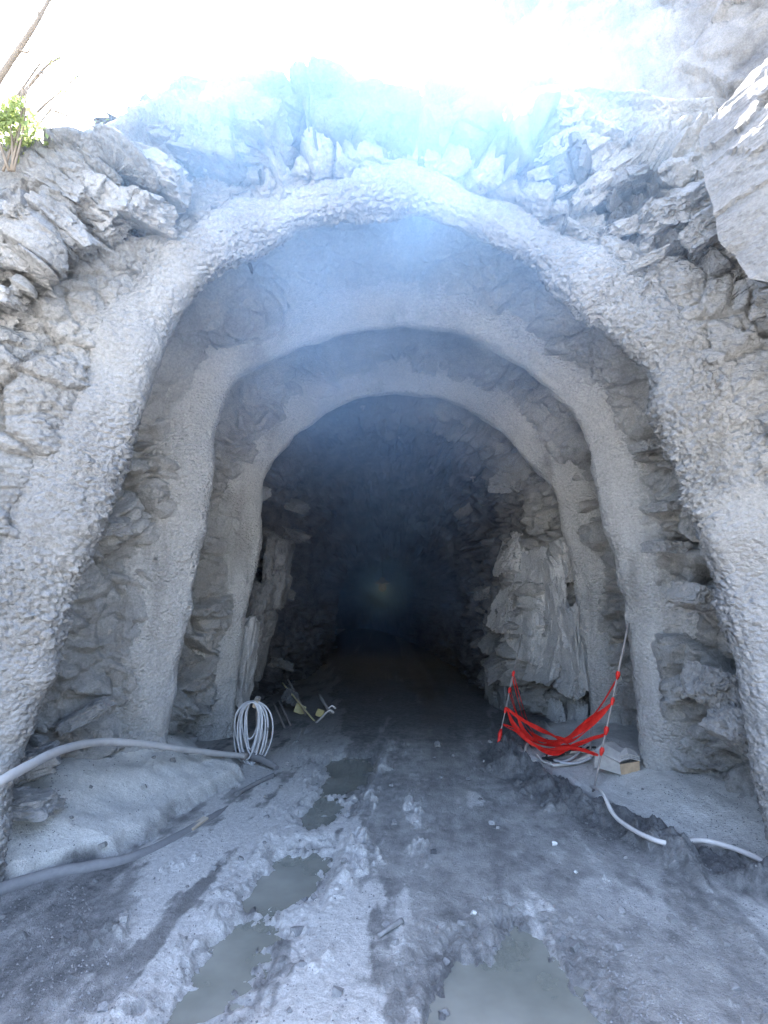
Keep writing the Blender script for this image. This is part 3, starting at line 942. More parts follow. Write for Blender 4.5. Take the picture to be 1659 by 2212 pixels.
# blocks of the rim and upper face that stand out by themselves
for px, py, Y, sx, sy, sz, k in [
        (385, 250, 3.15, 0.36, 0.4, 0.42, 3), (470, 265, 3.1, 0.42, 0.4, 0.40, 7), (560, 235, 3.05, 0.40, 0.35, 0.34, 11), (600, 300, 3.2, 0.3, 0.3, 0.3, 2),
        (235, 355, 3.2, 0.40, 0.35, 0.26, 5), (120, 345, 3.1, 0.26, 0.3, 0.2, 9), (300, 420, 3.2, 0.34, 0.28, 0.22, 1), (230, 470, 3.3, 0.30, 0.25, 0.2, 6),
        (60, 420, 3.0, 0.34, 0.25, 0.20, 8), (120, 500, 3.05, 0.26, 0.22, 0.16, 12), (60, 560, 2.95, 0.28, 0.22, 0.14, 4),
        (1290, 265, 3.2, 0.34, 0.35, 0.26, 3), (1375, 265, 3.2, 0.36, 0.3, 0.2, 8), (1270, 365, 3.25, 0.24, 0.22, 0.24, 6), (1215, 415, 3.3, 0.22, 0.2, 0.22, 2), (1340, 350, 3.2, 0.30, 0.25, 0.2, 1),
        (1420, 400, 3.15, 0.34, 0.26, 0.17, 5), (1480, 470, 3.2, 0.30, 0.24, 0.15, 9), (1440, 330, 3.15, 0.36, 0.25, 0.16, 4), (1330, 460, 3.25, 0.22, 0.2, 0.16, 10), (1390, 530, 3.2, 0.24, 0.2, 0.14, 12)]:
    p = at(px, py, Y)
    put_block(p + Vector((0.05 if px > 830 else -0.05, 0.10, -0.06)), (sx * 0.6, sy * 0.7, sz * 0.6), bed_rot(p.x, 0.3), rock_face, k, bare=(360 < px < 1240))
# big flat slab leaning over the right wall
outline = [(1512, 292, 2.6), (1570, 215, 2.52), (1620, 150, 2.45), (1760, 60, 2.15), (1900, 60, 1.9), (1900, 700, 2.15), (1740, 690, 2.35), (1660, 610, 2.45), (1625, 605, 2.48), (1590, 555, 2.52), (1548, 515, 2.55), (1535, 440, 2.57), (1515, 380, 2.6)]
pts = [at(*q) for q in outline]
bm = bmesh.new()
fv = [bm.verts.new(p) for p in pts]
fc = bm.faces.new(fv)
fc.normal_update()
nrm = fc.normal.copy()
if nrm.y > 0:
    nrm = -nrm
ext = bmesh.ops.extrude_face_region(bm, geom=[fc])
for v in [g for g in ext['geom'] if isinstance(g, bmesh.types.BMVert)]:
    v.co -= nrm * 0.75
    v.co += Vector((0.12, 0.05, 0.05))
bmesh.ops.triangulate(bm, faces=bm.faces[:])
for _ in range(5):
    bmesh.ops.subdivide_edges(bm, edges=[e for e in bm.edges if e.calc_length() > 0.035], cuts=1)
    bmesh.ops.triangulate(bm, faces=bm.faces[:])
co = np.array([v.co[:] for v in bm.verts])
dd = 0.03 * fbm(co * np.array([2, 2, 5.0]), 5, 900) + 0.028 * facet(co @ (BED_R / np.array([0.6, 0.6, 0.14])), 901)[0] + 0.015 * facet(co * 2.1, 905)[0]
for v, q in zip(bm.verts, dd):
    v.co += nrm * float(q)
me = bpy.data.meshes.new('rock_slab')
bm.to_mesh(me); bm.free()
o = obj('rock_slab', me, M['slab'], rock_face)
o['label'] = 'big flat pale striated slab'

# broken slabs of the tunnel wall between and behind the arches
cum = np.cumsum([0] + tun_counts)
def tun_row(Y):
    return int(np.argmin(np.abs(TUN[:, NT // 3, 1] - Y)))
for Y0, Y1, n_ in ((3.95, 4.6, 22), (5.7, 6.5, 18), (7.8, 10.5, 34)):
    for _ in range(n_):
        Y = rnd.uniform(Y0, Y1)
        u_ = rnd.choice((rnd.uniform(0.08, 0.36), rnd.uniform(0.64, 0.92)))
        p = TUN[tun_row(Y), int(u_ * NT)]
        sz = rnd.uniform(0.06, 0.17) * (1.5 if Y0 > 7 else 1.0)
        p = p + np.array([0.05 if p[0] > 0 else -0.05, 0, 0])
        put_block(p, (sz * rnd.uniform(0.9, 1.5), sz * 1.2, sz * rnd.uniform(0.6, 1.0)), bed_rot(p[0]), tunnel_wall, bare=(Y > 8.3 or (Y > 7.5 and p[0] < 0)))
for px, py, Y, thick, dp, ht, tilt, k in [        # big cracked faces, flat against the walls
        (1140, 1250, 8.3, 0.26, 0.50, 0.46, 0.10, 0), (1190, 1290, 7.9, 0.26, 0.42, 0.60, -0.10, 4), (1232, 1390, 7.5, 0.24, 0.34, 0.52, -0.08, 8), (1130, 1370, 8.4, 0.26, 0.46, 0.40, 0.12, 5),
        (1095, 1320, 8.9, 0.26, 0.5, 0.42, 0.15, 2), (1110, 1200, 8.8, 0.3, 0.5, 0.36, 0.35, 6), (1180, 1420, 8.0, 0.24, 0.40, 0.38, 0.22, 9), (1228, 1475, 7.6, 0.26, 0.36, 0.22, 0.4, 1),
        (1195, 1550, 8.1, 0.18, 0.3, 0.34, 0.05, 12), (1245, 1565, 7.7, 0.16, 0.26, 0.3, 0.0, 13), (1085, 1490, 9.1, 0.3, 0.5, 0.5, 0.05, 10), (1225, 1210, 7.7, 0.22, 0.34, 0.34, -0.2, 3),
        (522, 1420, 7.75, 0.28, 0.36, 0.62, 0.08, 3), (545, 1400, 8.1, 0.30, 0.4, 0.58, 0.12, 7), (555, 1320, 8.3, 0.34, 0.5, 0.5, 0.15, 11), (600, 1240, 8.9, 0.4, 0.6, 0.55, 0.15, 0)]:
    sd2 = 1 if px > 830 else -1
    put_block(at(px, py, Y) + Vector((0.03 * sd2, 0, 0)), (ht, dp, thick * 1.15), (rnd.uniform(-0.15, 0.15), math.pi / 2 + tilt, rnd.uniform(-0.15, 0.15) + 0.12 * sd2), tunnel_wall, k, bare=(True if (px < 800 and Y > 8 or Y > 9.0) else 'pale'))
# single boulders stuck to the wall between the first two arches
for px, py, Y, sx, sy, sz, rot, k in [(190, 1550, 4.4, 0.24, 0.15, 0.11, (0.1, -0.55, 0.2), 6), (60, 1660, 3.95, 0.30, 0.2, 0.18, (0.1, -0.3, 0.2), 2), (40, 1740, 3.7, 0.3, 0.22, 0.16, (0.1, 0.1, 0.2), 9),
                                      (1390, 960, 4.6, 0.17, 0.2, 0.13, (0.1, -0.2, 0.2), 1), (1425, 1090, 4.6, 0.16, 0.2, 0.12, (0.1, -0.2, 0.2), 4), (1425, 1180, 4.55, 0.15, 0.2, 0.16, (0.1, 0, 0.2), 8),
                                      (1490, 1290, 4.2, 0.16, 0.2, 0.22, (0.1, 0.3, 0.2), 5), (1530, 1490, 4.1, 0.22, 0.24, 0.26, (0.1, 0.4, 0.2), 11), (1590, 1590, 3.9, 0.26, 0.24, 0.2, (0.1, 0.6, 0.2), 3)]:
    p = at(px, py, Y)
    put_block(p + Vector((0.07 if px > 800 else -0.07, 0.05, 0)), (sx * 0.85, sy * 0.85, sz * 0.85), rot, tunnel_wall, k)

# ------------------------------------------------------------------ loose stones and gravel on the ground
for i in range(110):
    while True:
        y = rnd.uniform(2.4, 7.0)
        x = rnd.uniform(-0.72 * y, 0.72 * y)
        if abs(x) < 2.2:
            break
    s_ = rnd.uniform(0.010, 0.028) * (1.6 if rnd.random() < 0.12 else 1.0)
    o = bpy.data.objects.new('stone', STN[rnd.randrange(8)])
    COL.objects.link(o)
    o.location = (x, y, gz(x, y) + s_ * 0.2)
    o.scale = (s_, s_, s_)
    o.rotation_euler = (rnd.uniform(-.5, .5), rnd.uniform(-.5, .5), rnd.uniform(0, 6.3))
    _, pa_, si_, da_, _w = [float(a_[0]) for a_ in ground_fields(np.array([x]), np.array([y]))]
    big_ = 'larger angular' if s_ > 0.028 else 'small'
    if si_ > 0.5:
        lab_ = f"{big_} grey stone on the pale silt bank at the {'left' if x < 0 else 'right'} wall"
    elif pa_ > 0.5:
        lab_ = f'{big_} grey stone on the whitish crust beside the wheel ruts'
    elif da_ > 0.5:
        lab_ = f"{big_} grey stone on dark wet mud {'inside the tunnel mouth' if y > 5 else 'towards the left bank' if x < -0.5 else 'below the right berm' if x > 0.9 else 'between the wheel ruts'}"
    else:
        lab_ = f"{big_} grey stone on the mid-grey mud {'inside the tunnel mouth' if y > 5 else 'in front of the arches'}"
    tag(o, lab_, 'stone', 'loose stones on the mud')
p = on_ground(936, 1843)
o = obj('stone', BLK[2].copy()); o.data.materials.clear(); o.data.materials.append(M['darkstone'])
o.location = p + Vector((0, 0, 0.005)); o.scale = (0.022, 0.022, 0.034)
tag(o, 'dark wet rounded stone sitting in the middle of the track', 'stone')
# gravel
n_ = 5200
gyv = 2.3 + 4.2 * rng.random(n_) ** 1.4
gxv = (rng.random(n_) * 1.5 - 0.75) * gyv
gxv[:1800] = -0.72 * gyv[:1800] + 0.8 * rng.random(1800)
gxv[1800:3200] = 0.66 * gyv[1800:3200] - 0.9 * rng.random(1400)
hz = ground_fields(gxv, gyv)[0]
base = np.array([(1, 0, 0), (-1, 0, 0), (0, 1, 0), (0, -1, 0), (0, 0, 0.8), (0, 0, -0.8)], float)
tri = np.array([(0, 2, 4), (2, 1, 4), (1, 3, 4), (3, 0, 4), (2, 0, 5), (1, 2, 5), (3, 1, 5), (0, 3, 5)])
sc_ = rng.uniform(0.003, 0.008, n_)
VV = base[None] * sc_[:, None, None] * rng.uniform(0.6, 1.3, (n_, 6, 1))
an = rng.uniform(0, 6.28, n_)
ca, sa = np.cos(an)[:, None], np.sin(an)[:, None]
VV = np.stack([VV[..., 0] * ca - VV[..., 1] * sa, VV[..., 0] * sa + VV[..., 1] * ca, VV[..., 2]], -1)
VV += np.stack([gxv, gyv, hz + sc_ * 0.25], 1)[:, None]
me = bpy.data.meshes.new('gravel')
me.from_pydata(VV.reshape(-1, 3).tolist(), [], (tri[None] + 6 * np.arange(n_)[:, None, None]).reshape(-1, 3).tolist())
o = obj('gravel', me, M['gravel'])
o['kind'] = 'stuff'
tag(o, 'fine grey gravel and crumbs strewn over the mud', 'gravel')

# ------------------------------------------------------------------ hoses
path = smooth_path([at(*q) for q in [(-150, 1770, 2.75), (-60, 1715, 2.92), (0, 1688, 3.02), (60, 1655, 3.28), (130, 1621, 3.7), (210, 1603, 4.2), (300, 1606, 4.6), (400, 1619, 5.1), (480, 1629, 5.6), (533, 1634, 5.95)]], 90)
hs = thing('water_hose', 'thick grey dust-covered hose bowing along the left wall above the silt bank', 'hose', tuple(path[-1]))
part('hose_body', tube_mesh('hose_body', path, 0.027, 14, 0.002), M['hose'], hs)
part('coupling', tube_mesh('coupling', smooth_path([at(522, 1633, 5.88), at(533, 1634, 5.95), at(545, 1636, 6.02)], 8), [0.03, 0.038, 0.038, 0.033, 0.033, 0.038, 0.038, 0.03], 14), M['steel'], hs)
q0, q1_ = at(540, 1632, 5.98), on_ground(598, 1664, 0.02)
part('outlet_pipe', tube_mesh('outlet_pipe', smooth_path([q0, q0.lerp(q1_, 0.5) + Vector((0, 0, 0.01)), q1_], 14), np.linspace(0.045, 0.028, 14), 12, 0.003), M['dark_hose'], hs)
gpath = [on_ground(px, py, l) for px, py, l in [(-160, 2010, 0.0), (-80, 1965, 0.01), (0, 1928, 0.006), (100, 1896, 0.006), (200, 1876, 0.006), (270, 1860, 0.0), (340, 1830, -0.008), (400, 1797, -0.012), (450, 1770, -0.01), (500, 1735, -0.04)]]
path = smooth_path(gpath, 80)
o = obj('ground_hose', tube_mesh('ground_hose', path, np.linspace(0.046, 0.034, 80), 14, 0.004), M['dark_hose'])
tag(o, 'thick muddy dark hose half buried by the left bank', 'hose')
path = smooth_path([on_ground(px, py, 0.012) for px, py in [(510, 1720), (545, 1700), (590, 1678)]], 30)
o = obj('ground_hose', tube_mesh('ground_hose', path, 0.022, 10, 0.004), M['dark_hose'])
tag(o, 'short dark pipe poking from the mud at the corner of the left bank', 'pipe')
hpts = [on_ground(px, py, l) for px, py, l in [(1277, 1712, 0.035), (1303, 1748, 0.05), (1335, 1782, 0.05), (1430, 1820, 0.035), (1530, 1845, 0.06), (1659, 1892, 0.05), (1780, 1945, 0.03)]]
zs = np.convolve(np.pad([p.z for p in hpts], 2, mode='edge'), np.ones(5) / 5, 'valid')
path = smooth_path([(p.x, p.y, max(z, p.z - 0.01)) for p, z in zip(hpts, zs)], 110)
o = obj('ground_hose', tube_mesh('ground_hose', path, np.linspace(0.013, 0.019, 110), 12, 0.0015), M['pale_hose'])
tag(o, 'pale whitish hose curving along the edge of the silt bank under the big arch', 'hose')

# ------------------------------------------------------------------ cable coil hung at the inner arch
cc = at(548, 1514, 6.0)
coil = thing('cable_coil', 'bundle of thin grey cable hung in long loops on a stake by the inner arch', 'cable', tuple(cc))
for i, (wd, ht, ox) in enumerate([(0.20, 0.60, -0.03), (0.24, 0.66, 0.0), (0.28, 0.68, -0.02), (0.17, 0.56, 0.02), (0.30, 0.72, 0.02), (0.13, 0.50, 0.0), (0.26, 0.62, 0.04), (0.22, 0.70, -0.05), (0.34, 0.74, 0.03), (0.44, 0.82, 0.04), (0.15, 0.40, -0.02), (0.36, 0.64, -0.08)]):
    ht = min(ht * 0.92, 0.60)
    wd *= 0.9
    tt = np.linspace(0, 2 * math.pi, 46)
    z = -ht * (0.5 - 0.5 * np.cos(tt))
    wv = np.sin(tt + 0.25 * np.sin(tt)) * wd / 2
    pp = np.stack([cc.x + ox * (-z / ht) + wv, cc.y - 0.09 + 0.008 * i + 0.02 * np.sin(tt * 2 + i), cc.z + z], 1)
    part('cable_loop', tube_mesh('cable_loop', pp, 0.0085, 6, cap=False), M['cable'], coil)
sz0 = gz(cc.x + 0.03, cc.y + 0.1)
part('stake', tube_mesh('stake', smooth_path([(cc.x + 0.05, cc.y + 0.12, sz0 - 0.08), (cc.x + 0.03, cc.y + 0.09, 0.5 * (sz0 + cc.z)), (cc.x + 0.02, cc.y + 0.07, cc.z + 0.03)], 10), 0.018, 8, 0.003), M['steel'], coil)
mp = box_mesh('peg', 0.055, 0.2, 0.075, 0.008)
o = obj('peg', mp, M['wood'], coil)
o.location = (0.02, 0.05, -0.02)
o.rotation_euler = (0.1, 0.15, 0.1)

# ------------------------------------------------------------------ bars and tools in the dark on the left
def bar(name, a, b_, r_, mat, label, cat, group=None):
    o = obj(name, tube_mesh(name, smooth_path([a, a.lerp(b_, 0.5), b_], 8), r_, 8), mat)
    return tag(o, label, cat, group)
for (x0, y0, x1, y1, Y0, Y1) in [(622, 1468, 662, 1525, 9.0, 8.3), (592, 1520, 624, 1592, 8.2, 7.4), (604, 1515, 634, 1580, 8.4, 7.6), (690, 1502, 727, 1560, 9.2, 8.3)]:
    a = at(x0, y0, Y0)
    g_ = at(x1, y1, Y1)
    g_.z = min(g_.z, gz(g_.x, g_.y) + 0.03) if g_.z < 0.3 else g_.z
    bar('steel_bar', a, g_, 0.016 if x0 < 690 else 0.026, M['steel_pale' if x0 == 690 else 'steel'],
        'thick pale drill rod standing apart in the dark left of the track' if x0 == 690 else 'rusty steel bar leaning on the dark left wall behind the cable coil', 'bar', None if x0 == 690 else 'bars leaning on the left wall')
a, b_ = at(610, 1475, 8.8), at(682, 1561, 8.0)
tl = thing('hand_tool', 'yellow tool with long shaft, square plate and curved hook on the dark left wall', 'tool', tuple(b_))
part('shaft', tube_mesh('shaft', smooth_path([a, a.lerp(b_, 0.5), b_], 8), 0.012, 8), M['yellow'], tl)
cpath = [at(677, 1566, 7.95), at(692, 1553, 7.9), at(705, 1539, 7.9), at(714, 1534, 7.9), at(721, 1540, 7.9)]
part('hook', tube_mesh('hook', smooth_path(cpath, 18), 0.014, 8), M['steel_pale'], tl)
cpath = [p + Vector((0.02, 0.03, 0.05)) for p in cpath[2:]]
part('hook', tube_mesh('hook', smooth_path(cpath, 12), 0.012, 8), M['steel_pale'], tl)
o = obj('plate', box_mesh('plate', 0.10, 0.03, 0.10, 0.006), M['yellow'], tl)
o.location = at(691, 1540, 7.95) - Vector(b_)
o.rotation_euler = (0.2, 0.35, 0.2)
o = obj('yellow_board', box_mesh('yellow_board', 0.16, 0.02, 0.13, 0.004), M['yellow'])
o.location = at(648, 1532, 8.5); o.rotation_euler = (-0.3, 0.4, 0.3)
tag(o, 'small dull yellow plate among the bars on the left wall', 'plate')
o = obj('rag', block_mesh('rag', 707, 0.4, 3, 0.12), M['darkstone'])
o.location = at(627, 1505, 8.6); o.scale = (0.12, 0.06, 0.22); o.rotation_euler = (0.3, 0.4, 0.2)
tag(o, 'crumpled dark sheet stuck behind the bars on the left wall', 'sheet')

# ------------------------------------------------------------------ poles and barrier tape
def c2d(cx, cy):
    return 1028.6 + cx * 0.24, 1360.4 + cy * 0.24
LB, LT = on_ground(*c2d(190, 1095), -0.05), at(*c2d(412, 40), 7.05)
RB, RT = on_ground(*c2d(1032, 1470), -0.06), at(*c2d(1372, -60), 5.22)
bar('steel_pole', LB, LT, 0.008, M['steel'], 'thin steel pole holding the red tape, standing farther into the tunnel', 'pole')
bar('steel_pole', RB, RT, 0.010, M['steel'], 'thin rusty pole holding the red tape, leaning on the middle arch', 'pole')
a, b_ = at(1277, 1570, 6.0), at(1276, 1640, 5.9)
b_.z = gz(b_.x, b_.y) - 0.03
bar('steel_pole', at(1278, 1560, 6.0), b_, 0.011, M['steel'], 'short upright bar behind the red tape beside the cardboard box', 'pole')
STR = [
    [(337, 405), (400, 620), (470, 840), (560, 970), (740, 1000), (860, 950), (1000, 830), (1130, 670), (1275, 430)],
    [(310, 540), (370, 760), (440, 930), (600, 1000), (800, 985), (950, 870), (1210, 670)],
    [(275, 700), (420, 810), (560, 890), (720, 960), (850, 1040), (1100, 1130)],
    [(275, 710), (330, 860), (440, 990), (600, 1060), (760, 1085), (900, 1040), (1150, 940)],
    [(240, 850), (340, 885), (450, 980), (600, 1080), (740, 1110), (900, 1020), (1148, 950)],
    [(300, 570), (390, 830), (470, 960), (620, 1040), (860, 1060), (1100, 1130)],
    [(275, 715), (480, 850), (700, 960), (850, 1000), (1000, 900), (1190, 700)],
    [(325, 430), (385, 660), (455, 880), (580, 985), (760, 1010), (900, 920), (1060, 770), (1205, 690)],
    [(245, 860), (400, 940), (520, 1040), (680, 1075), (880, 1065), (1100, 1125)],
    [(280, 720), (360, 870), (520, 1010), (700, 1030), (840, 985), (1010, 850), (1208, 680)],
]
def pole_y(a, b_, z):
    f_ = (z - a.z) / (b_.z - a.z)
    return a.y + f_ * (b_.y - a.y)
tape = thing('barrier_tape', 'red plastic warning tape with black lettering strung sagging between two poles', 'tape', tuple((LB + RB) / 2))
def text_mesh(s_):
    cu = bpy.data.curves.new('lettering', 'FONT')
    cu.body = s_
    cu.size = 1.0
    cu.space_character = 1.1
    to = bpy.data.objects.new('tmp', cu)
    COL.objects.link(to)
    dg = bpy.context.evaluated_depsgraph_get()
    m_ = bpy.data.meshes.new_from_object(to.evaluated_get(dg))
    bpy.data.objects.remove(to)
    v_ = np.array([v.co[:] for v in m_.vertices])
    f_ = [tuple(p.vertices) for p in m_.polygons]
    bpy.data.meshes.remove(m_)
    return v_, f_
TV, TF = text_mesh('DANGER')
for i, st in enumerate(STR):
    x0, x1 = st[0][0], st[-1][0]
    yl = pole_y(LB, LT, at(*c2d(*st[0]), 6.6).z) - 0.02
    yr = pole_y(RB, RT, at(*c2d(*st[-1]), 4.95).z) - 0.025
    pts = [at(*c2d(cx, cy), yl + (yr - yl) * (cx - x0) / (x1 - x0)) for cx, cy in st]
    pp = smooth_path(pts, 70)
    T = np.gradient(pp, axis=0); T /= np.linalg.norm(T, axis=1, keepdims=True)
    up = np.array([0, -0.35, 1.0]); 
    side_ = np.cross(np.cross(T, up), T); side_ /= np.linalg.norm(side_, axis=1, keepdims=True)
    nrm_ = np.cross(T, side_)
    tt = np.linspace(0, 1, 70)
    tw = 0.9 * np.sin(tt * (5 + i) + i * 1.7) * (0.4 + 0.6 * np.abs(np.sin(tt * math.pi)))
    wdt = (0.004 + 0.018 * (0.5 + 0.5 * np.sin(tt * (7 + 1.3 * i) + i * 2.1)) * np.sin(np.clip(tt * 1.0, 0, 1) * math.pi) ** 0.5 + 0.004)
    ax = side_ * np.cos(tw)[:, None] + nrm_ * np.sin(tw)[:, None]
    nx2 = np.cross(T, ax)
    Pg = np.stack([pp - ax * wdt[:, None], pp - ax * wdt[:, None] * 0.3 + nx2 * 0.004, pp + ax * wdt[:, None] * 0.35 - nx2 * 0.003, pp + ax * wdt[:, None]], 1)
    strand = part('tape_strand', grid_mesh('tape_strand', Pg), M['tape'], tape)
    L = np.linalg.norm(np.diff(pp, axis=0), axis=1).sum()
    sarc = np.linspace(0, L, 70)
    allv, allf = [], []
    s0 = 0.15
    sx = 0.045
    while s0 < L - 0.3:
        w_ = float(np.interp(s0 + 0.08, sarc, wdt))
        sa_ = s0 + TV[:, 0] * sx
        th = (TV[:, 1] - 0.36) * w_ * 1.9
        base_ = np.stack([np.interp(sa_, sarc, pp[:, k]) for k in range(3)], 1)
        axi = np.stack([np.interp(sa_, sarc, ax[:, k]) for k in range(3)], 1)
        nxi = np.stack([np.interp(sa_, sarc, nx2[:, k]) for k in range(3)], 1)
        sg = np.where(nxi[:, 1:2] > 0, -1, 1)
        o_ = len(allv)
        allv += (base_ + axi * th[:, None] + nxi * sg * 0.006).tolist()
        allf += [tuple(o_ + j for j in f) for f in TF]
        s0 += 0.42
    if allv:
        me = bpy.data.meshes.new('lettering')
        me.from_pydata(allv, [], allf)
        o = obj('lettering', me, M['ink'], strand)
        o['kind'] = 'stuff'
        o.matrix_parent_inverse = strand.matrix_parent_inverse.copy()
for a, b_, cs in ((LB, LT, [(337, 405), (305, 545), (275, 705), (225, 900)]), (RB, RT, [(1275, 430), (1212, 670), (1150, 940), (1105, 1130)])):
    for cx, cy in cs:
        z = at(*c2d(cx, cy), 6.6 if a is LB else 4.95).z
        f_ = (z - a.z) / (b_.z - a.z)
        c_ = a.lerp(b_, f_)
        ln = 0.05 if (cx, cy) != (225, 900) else 0.12
        d_ = (b_ - a).normalized()
        part('knot', tube_mesh('knot', np.array([tuple(c_ - d_ * ln), tuple(c_ - d_ * ln * 0.4), tuple(c_), tuple(c_ + d_ * ln * 0.5)]), [0.010, 0.016, 0.020, 0.012], 7, 0.008, int(cx)), M['tape'], tape)

# ------------------------------------------------------------------ heap of cables, cardboard box
hp = on_ground(1200, 1640)
heap = thing('cable_heap', 'tangled heap of cream and black cables lying under the red tape', 'cable', tuple(hp))
for i, (pth, mt, r_) in enumerate([
        ([(1290, 1622), (1240, 1632), (1180, 1636), (1142, 1632), (1136, 1622), (1150, 1614), (1185, 1616), (1230, 1624)], 'cable_pale', 0.013),
        ([(1285, 1626), (1245, 1645), (1205, 1655), (1175, 1648), (1160, 1637)], 'cable_pale', 0.011),
        ([(1280, 1632), (1240, 1648), (1200, 1660), (1190, 1664)], 'cable_pale', 0.015),
        ([(1278, 1640), (1245, 1652), (1210, 1662)], 'cable', 0.013),
        ([(1288, 1615), (1250, 1622), (1200, 1640), (1170, 1640)], 'cable_black', 0.014),
        ([(1270, 1612), (1230, 1634), (1195, 1630), (1180, 1640), (1205, 1650)], 'cable_black', 0.012),
        ([(1265, 1622), (1230, 1616), (1190, 1626), (1165, 1640)], 'cable', 0.011),
        ([(1275, 1618), (1240, 1640), (1215, 1652), (1196, 1652)], 'cable', 0.012)]):
    pp = smooth_path([on_ground(px, py, 0.015 + 0.012 * (i % 4) + 0.02 * math.sin(j * 1.9 + i)) for j, (px, py) in enumerate(pth)], 40)
    part('cable', tube_mesh('cable', pp, r_, 8), M[mt], heap)

bx0 = on_ground(1335, 1655)
cb = thing('cardboard_box', 'crushed brown cardboard box with dusty folded flaps beside the middle arch', 'box', tuple(bx0))
def sheet(name, pts, mat, thick=0.006, nu=1):
    """a bent sheet of board through rows of points"""
    A = np.array(pts, float)
    me_ = grid_mesh(name, A, False)
    o_ = obj(name, me_, mat, cb)
    md = o_.modifiers.new('thickness', 'SOLIDIFY'); md.thickness = thick
    return o_
W, D, Hh = 0.28, 0.22, 0.15
sheet('front_panel', [[(-0.02, -D / 2, 0.0), (0.16, -D / 2 + 0.03, -0.01)], [(-0.035, -D / 2 - 0.02, 0.09), (0.15, -D / 2 + 0.0, 0.11)]], M['card'])
sheet('side_panel', [[(-0.02, -D / 2, 0.0), (-0.20, 0.02, 0.03)], [(-0.035, -D / 2 - 0.02, 0.10), (-0.20, 0.0, 0.17)]], M['card_dusty'])
sheet('back_panel', [[(-0.20, 0.02, 0.02), (0.0, 0.13, 0.02), (0.17, 0.12, 0.0)], [(-0.20, 0.0, 0.17), (0.0, 0.14, 0.21), (0.17, 0.12, 0.13)]], M['card_dusty'])
sheet('end_panel', [[(0.16, -D / 2 + 0.03, -0.01), (0.17, 0.12, 0.0)], [(0.15, -D / 2, 0.11), (0.17, 0.12, 0.13)]], M['card_dusty'])
sheet('top_flap', [[(-0.20, 0.0, 0.175), (-0.035, -D / 2 - 0.03, 0.11)], [(-0.10, 0.07, 0.225), (0.03, -0.09, 0.155)], [(0.02, 0.14, 0.22), (0.10, -0.04, 0.15)]], M['card_dusty'], 0.008)
for k in range(3):
    z0 = 0.118 + 0.014 * k
    sheet('folded_flap', [[(-0.03, -D / 2 - 0.035 + 0.012 * k, z0), (0.02, -0.05, z0 + 0.035)], [(0.05, -D / 2 - 0.03 + 0.012 * k, z0 + 0.022), (0.08, -0.02, z0 + 0.055)], [(0.16, -D / 2 + 0.012 * k, z0 - 0.008), (0.16, 0.0, z0 + 0.02)]], M['card_dusty'], 0.007)

# ------------------------------------------------------------------ litter
for i, (px, py, s_) in enumerate([(1806 * 0.6636, 2752 * 0.6636, 0.030), (1875 * 0.6636, 2845 * 0.6636, 0.020), (1541 * 0.6636, 2980 * 0.6636, 0.026), (1575 * 0.6636, 2482 * 0.6636, 0.016)]):
    p = on_ground(px, py, 0.012)
    o = obj('scrap', block_mesh('scrap', 800 + i, 0.35, 1, 0.1), M['paper'])
    o.location = p; o.scale = (s_ * 0.7, s_ * 0.5, s_); o.rotation_euler = (0.7, 0.3 * i, i)
    tag(o, ['white scrap on the dark mud, bigger than the sliver beside the right berm', 'thin white sliver on dark mud beside the right berm', 'pale scrap at the edge of the green-grey puddle', 'tiny white pebble-like scrap near the foot of the farther tape pole'][i], 'litter')
a, b_ = on_ground(818, 2026, 0.008), on_ground(868, 1996, 0.014)
o = obj('stick', tube_mesh('stick', smooth_path([a, a.lerp(b_, 0.5) + Vector((0.004, 0, 0.004)), b_], 14), [0.011] * 6 + [0.012] * 5 + [0.015] * 3, 8, 0.003), M['stone'])
tag(o, 'mud-coated stick lying across the middle of the track', 'stick')
a, b_ = on_ground(418, 1790, 0.015), on_ground(438, 1778, 0.02)
o = obj('board', box_mesh('board', 0.18, 0.05, 0.016, 0.003), M['wood'])
o.location = (a + b_) / 2; o.rotation_euler = (0.1, -0.1, math.atan2(b_.y - a.y, b_.x - a.x))
tag(o, 'short piece of yellowish board lying in the wet gutter by the left bank', 'board')
# a bolt plate or two on the roof of the tunnel
for px, py, Y in [(1180 * 0.667, 0, 0)][:0] + [(783, 955, 8.0), (907, 942, 8.2), (930, 945, 8.2), (863, 1007, 9.0), (1022, 992, 8.6)]:
    j = np.argmin(np.abs(TUN[tun_row(Y), :, 0] - at(px, py, Y).x) + (TUN[tun_row(Y), :, 2] < 2.5) * 9)
    p = Vector(TUN[tun_row(Y), j])
    bt = thing('rock_bolt', 'small steel bolt plate on the roof behind the innermost arch', 'bolt', tuple(p - Vector((0, 0, 0.03))), 'bolts in the tunnel roof')
    o = obj('plate', box_mesh('plate', 0.08, 0.08, 0.012, 0.003), M['steel'], bt)
    o.location = (0, 0, 0.01)
    o = obj('bolt', tube_mesh('bolt', [(0, 0, -0.06), (0, 0, -0.02), (0, 0, 0.03)], 0.014, 8), M['steel'], bt)

